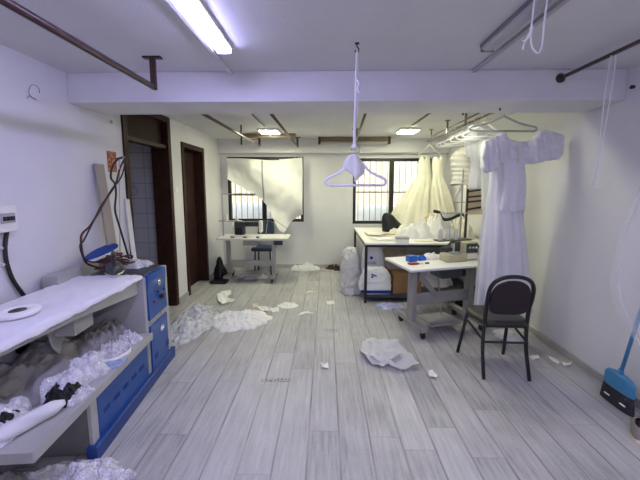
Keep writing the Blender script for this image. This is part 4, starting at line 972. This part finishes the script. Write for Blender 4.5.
MB().prism([(.04, -.006, .004), (.04, .006, .004), (.10, .0, .004)], (0, 0, .004)).build('blade', M_steel, sn)
tag(MB().tube([(q.x+.13, q.y+.04, .761), (q.x+.17, q.y+.05, .761)], .008, 8).build('bobbin_pen', M_black), 'short black piece lying right of the red snips', 'notion')

# ------------------------------------------------------------------ black banquet chair
K = thing('banquet_chair', 'black steel framed chair with a rounded padded back standing on the open floor', 'chair', (1.46, 2.58, 0), R(-2))
def kb(p): return local(K, p)
BL, BR, FL, FR = (kb(v) for v in (Vector((1.286, 2.384, 0)), Vector((1.643, 2.368, 0)), Vector((1.248, 2.799, 0)), Vector((1.658, 2.771, 0))))
for bft, s in ((BL, -1), (BR, 1)):
    MB().tube(smooth_path([bft, (s*.172, -.160, .25), (s*.166, -.155, .45)], 10), .0145, 10).build('rear_leg', M_chair, K, smooth=True)
for fft, s in ((FL, -1), (FR, 1)):
    MB().tube([fft, (s*.18, .135, .43)], .0145, 10).build('front_leg', M_chair, K, smooth=True)
arch = [(-.166, -.155, .45), (-.167, -.165, .58), (-.169, -.188, .67), (-.165, -.206, .755), (-.140, -.220, .815), (-.085, -.229, .852), (0, -.231, .864), (.085, -.229, .852), (.140, -.220, .815), (.165, -.206, .755), (.169, -.188, .67), (.167, -.165, .58), (.166, -.155, .45)]
MB().tube(smooth_path(arch, 60), .0155, 10).build('back_frame', M_chair, K, smooth=True)
def padring(y, g):
    out = []
    for k in range(40):
        a = 2*math.pi*k/40; cx_, cz_ = math.cos(a), math.sin(a)
        x = (.153+g)*math.copysign(abs(cx_)**(.45 if cz_ < 0 else .8), cx_); z = .672 + ((.158 if cz_ > 0 else .135)+g)*math.copysign(abs(cz_)**(.45 if cz_ < 0 else .85), cz_)
        out.append((x, y - .30*(z-.60)*.6 + .0, z))
    return out
MB().loft([padring(-.160, -.02), padring(-.168, -.004), padring(-.176, 0), padring(-.186, 0), padring(-.192, -.006)]).build('backrest', M_pad, K, smooth=False, bevel=.002)
def seatring(z, g):
    return [((.205+g + (.01 if math.sin(a) > 0 else -.02))*math.copysign(abs(math.cos(a))**.5, math.cos(a)), -.01 + (.185+g)*math.copysign(abs(math.sin(a))**.5, math.sin(a)), z) for a in [2*math.pi*k/40 for k in range(40)]]
MB().loft([seatring(.432, -.012), seatring(.440, 0), seatring(.465, .004), seatring(.480, -.004), seatring(.487, -.03)]).build('seat', M_seat, K, smooth=True)
MB().tube([(-.155, -.15, .425), (.155, -.15, .425), (.17, .13, .425), (-.17, .13, .425)], .010, 8, closed=True).build('seat_frame', M_chair, K)
MB().tube([BL.lerp(Vector((-.166, -.155, .45)), .67), BR.lerp(Vector((.166, -.155, .45)), .67)], .009, 8).build('stretcher', M_chair, K)
for s, b, fo in ((-1, BL, FL), (1, BR, FR)):
    MB().tube([b.lerp(Vector((s*.166, -.155, .45)), .67), fo.lerp(Vector((s*.18, .135, .43)), .85)], .009, 8).build('side_brace', M_chair, K)

# ------------------------------------------------------------------ broom and shoe at right
B = thing('broom', 'blue plastic broom with dark bristles leaning on the right wall', 'broom', (2.085, 2.10, 0), R(0))
def bhead(z, g, gy): 
    return [((.022+g)*math.cos(a) + .0 + .02*z, (.115+gy)*math.copysign(abs(math.sin(a))**.6, math.sin(a)), z) for a in [2*math.pi*k/24 for k in range(24)]]
MB().loft([bhead(.003, .012, .012), bhead(.06, .008, .006), bhead(.125, 0, -.004)]).build('bristles', M_bristle, B)
MB().loft([bhead(.12, .004, 0), bhead(.20, .004, -.002), bhead(.228, .002, -.022), bhead(.24, -.006, -.06)]).build('head', M_broom, B, smooth=False, bevel=.004)
MB().lathe([(.02, .23), (.016, .27)], (.005, 0, 0), 12).build('socket', M_broom, B)
MB().tube([(.005, 0, .235), (.100, -.085, 1.25)], .0115, 10).build('stick', M_broom, B, smooth=True)
for a, b, sd in (((605, 394), (611, 393), 1), ((620, 406), (627, 404), 2)):
    p = Xp((a[0]+b[0])/2, (a[1]+b[1])/2, 2.045)
    MB().box((p.x-2.085-.012, p.y-2.10-.02, p.z-.004), (p.x-2.085-.006, p.y-2.10+.02, p.z+.004)).build('caught_scrap', M_paper, B)
sw = thing('suede_shoe', 'beige suede shoe on the floor beside the broom at the right wall', 'shoe', (1.995, 1.84, 0), R(-50))
def foot(z, g, yo=0): return [((.044+g)*math.sin(a)*(1+.18*math.cos(a)), yo + (.135+g)*math.cos(a), z) for a in [2*math.pi*k/32 for k in range(32)]]
MB().loft([foot(0, 0), foot(.02, .002), foot(.026, -.002)]).build('sole', M_liner, sw)
up_ = []
for z, gx, f_, bk_ in ((.024, 0, .130, -.130), (.045, .002, .122, -.130), (.065, -.006, .075, -.126), (.085, -.012, .03, -.118), (.095, -.014, .015, -.112)):
    up_.append([((.043+gx)*math.sin(a)*(1+.12*math.cos(a)), (f_+bk_)/2 + (f_-bk_)/2*math.cos(a), z) for a in [2*math.pi*k/32 for k in range(32)]])
MB().loft(up_, caps=False).build('upper', M_shoe, sw, smooth=True, solid=.006)
MB().loft([[(x*.9, y*.95, .07) for x, y, z in up_[3]], [(x*.5, y*.7-.02, .0699) for x, y, z in up_[3]]]).build('lining', M_shoed, sw)

# ------------------------------------------------------------------ things lying on the floor
def fheap(name, px, h, m, label, cat, seed, crease=1.2, smooth=False, fine=.5, edge=.25):
    x0, y0, x1, y1 = px
    l, r = Zp(x0, (y0+y1)/2, 0), Zp(x1, (y0+y1)/2, 0); n_, f_ = Zp((x0+x1)/2, y1, 0), Zp((x0+x1)/2, y0, 0)
    cx_ = (l.x+r.x)/2; f_y = f_.y - h*.9
    return tag(heap(cx_, (n_.y+f_y)/2, (r.x-l.x)/2, abs(f_y-n_.y)/2, h, .001, seed, crease=crease, nu=84, nv=32, fine=fine, edge=edge).build(name, m, smooth=smooth), label, cat)
fheap('plastic_heap', (170, 303, 215, 345), .13, M_foil, 'heap of crinkled clear plastic on the floor beside the blue control column', 'plastic bag', 101, 1.9, fine=1.0)
fheap('paper_heap', (211, 308, 268, 332), .09, M_paper, 'crumpled white pattern paper on the floor right of the clear plastic heap', 'paper', 102, 1.3)
def scrap(name, px, label, cat='paper scrap', m=M_paper, curl=.012, seed=0, z0=.0015, smooth=False):
    P = [Zp(x, y, 0) for x, y in px]
    return tag(flat_piece(P, curl, z0, seed).build(name, m, solid=.0012, smooth=smooth), label, cat)
scrap('paper_scrap', [(257, 307), (266, 307), (272, 309), (270, 312), (262, 314)], 'white paper scrap joining the right end of the crumpled pattern paper', curl=.03, seed=2)
scrap('paper_scrap', [(270, 309), (279, 307), (279, 312), (272, 313)], 'small square paper scrap left of the oval white scrap', curl=.01, seed=3)
scrap('paper_scrap', [(277, 306), (284, 303), (294, 303), (299, 306), (293, 309), (283, 309)], 'oval white fabric scrap right of the paper heap', seed=4)
scrap('fabric_scrap', [(217, 296), (222, 292), (231, 291), (232, 294), (225, 297), (227, 300), (236, 300), (233, 303), (222, 305), (218, 302)], 'C shaped white fabric scrap on the floor in front of the second dark door', seed=5, cat='fabric scrap', curl=.03)
scrap('paper_scrap', [(297, 316), (303, 312), (308, 312), (315, 314), (307, 313.6), (303, 314)], 'thin bent paper strip on the floor below the oval white scrap', seed=6)
scrap('paper_scrap', [(304, 293.5), (310, 291), (318, 292.5), (311, 292.2)], 'thin bent paper strip on the floor farther from the viewer than the oval scrap', seed=7)
scrap('paper_scrap', [(252, 304), (258, 304), (259, 307), (253, 308)], 'little beige scrap lying just above the paper heap', seed=8, m=M_liner)
scrap('paper_scrap', [(326, 302), (333, 301), (335, 304), (328, 305)], 'small grey white scrap in the middle of the rear floor', seed=9)
scrap('paper_scrap', [(320, 363), (324, 365), (328, 363.5), (329, 370), (322, 369)], 'small torn white scrap left of the sheer fabric on the floor', seed=10, curl=.02)
scrap('paper_scrap', [(428, 373), (432, 371), (438, 377), (436, 379), (430, 379)], 'small torn white scrap right of the sheer fabric on the floor', seed=11, curl=.02)
scrap('paper_scrap', [(339, 289), (348, 288), (350, 292), (342, 293)], 'white scrap on the floor left of the greyish film bag', seed=12, curl=.02)
scrap('paper_scrap', [(346, 293), (356, 290), (359, 295), (350, 297)], 'white scrap on the floor touching the left leg of the cutting table', seed=13, curl=.02)
fheap('film_scraps', (338, 270, 358, 290), .10, M_sackg, 'crumpled whitish film heap on the floor between the sandals and the cutting table', 'plastic film', 103)
scrap('paper_scrap', [(529, 357), (538, 355.5), (540, 359), (533, 361)], 'white scrap on the floor just right of the black chair', seed=14)
scrap('paper_scrap', [(548, 357), (553, 358), (560, 363), (558, 365), (551, 361)], 'white shred by the right baseboard, nearer the black chair', seed=15, curl=.02)
scrap('paper_scrap', [(561, 364), (567, 365), (572, 362), (571, 366), (564, 367.5)], 'white shred by the right baseboard, nearer the broom', seed=16, curl=.025)
tp = [Zp(a, b, .004) for a, b in ((518, 340), (530, 344), (540, 350), (550, 357))]
tag(MB().tube(smooth_path(tp, 20), .0025, 5).build('loose_thread', M_cord), 'white thread trailing on the floor from behind the black chair to the baseboard', 'thread')
fheap('fabric_scraps', (494, 328, 518, 342), .06, M_white, 'white fabric lying on the floor under the black chair', 'fabric', 104)
# sheer white fabric in the middle of the floor
out = [Zp(x, y, 0) for x, y in ((360, 351), (366, 342), (385, 344), (398, 344.5), (399, 350), (412, 356), (419, 370), (400, 373), (388, 370), (372, 367), (361, 359))]
fbp = flat_piece(out, .085, .002, 33, 18, 5)
tag(fbp.build('sheer_fabric', M_tulled, smooth=True, solid=.001), 'sheer white fabric piece crumpled on the floor in the middle of the room', 'fabric')
o2 = [Zp(x, y, 0) for x, y in ((361, 352), (372, 344), (388, 352), (404, 365), (385, 366), (372, 365))]
tag(flat_piece(o2, .10, .010, 35, 16, 4).build('sheer_fold', M_tulled, smooth=True, solid=.001), 'second sheer layer folded over the white fabric on the floor', 'fabric')
# spare marks on ceiling and beam
random.seed(9)
for k, (x, y, lab) in enumerate(((463, 113, 'dark wall plug under the middle of the beam, left of the grey hanger'), (500, 108, 'dark wall plug in the beam just above the grey hanger'))):
    p = Zp(x, y, 2.19)
    tag(MB().box((p.x-.005, p.y-.005, 2.170), (p.x+.005, p.y+.005, 2.19)).build('wall_plug', M_rubber), lab, 'wall plug')
p = Xp(634, 87, XR); tag(MB().lathe([(.014, 0), (.012, .02)], (XR-.02, p.y, p.z), 10, M=RX90).build('wall_plug', M_rubber), 'dark wall plug on the upper right wall beside the beam', 'wall plug')

# ------------------------------------------------------------------ light
wd = bpy.data.worlds.new('world'); sc.world = wd; wd.use_nodes = True
n = wd.node_tree; n.nodes.clear()
bgn = n.nodes.new('ShaderNodeBackground'); wo = n.nodes.new('ShaderNodeOutputWorld')
bgn.inputs['Color'].default_value = (.86, .93, 1, 1); bgn.inputs['Strength'].default_value = 1.25
n.links.new(bgn.outputs[0], wo.inputs[0])
sl = bpy.data.lights.new('sun', 'SUN'); sl.energy = 3.2; sl.color = (1, .93, .82); sl.angle = R(3)
so = bpy.data.objects.new('sun', sl); C.objects.link(so); so.rotation_euler = (R(38), 0, R(-8))

sc.view_settings.view_transform = 'Standard'; sc.view_settings.look = 'None'; sc.view_settings.gamma = 1
sc.view_settings.use_curve_mapping = False
sc.view_settings.exposure = 0.85
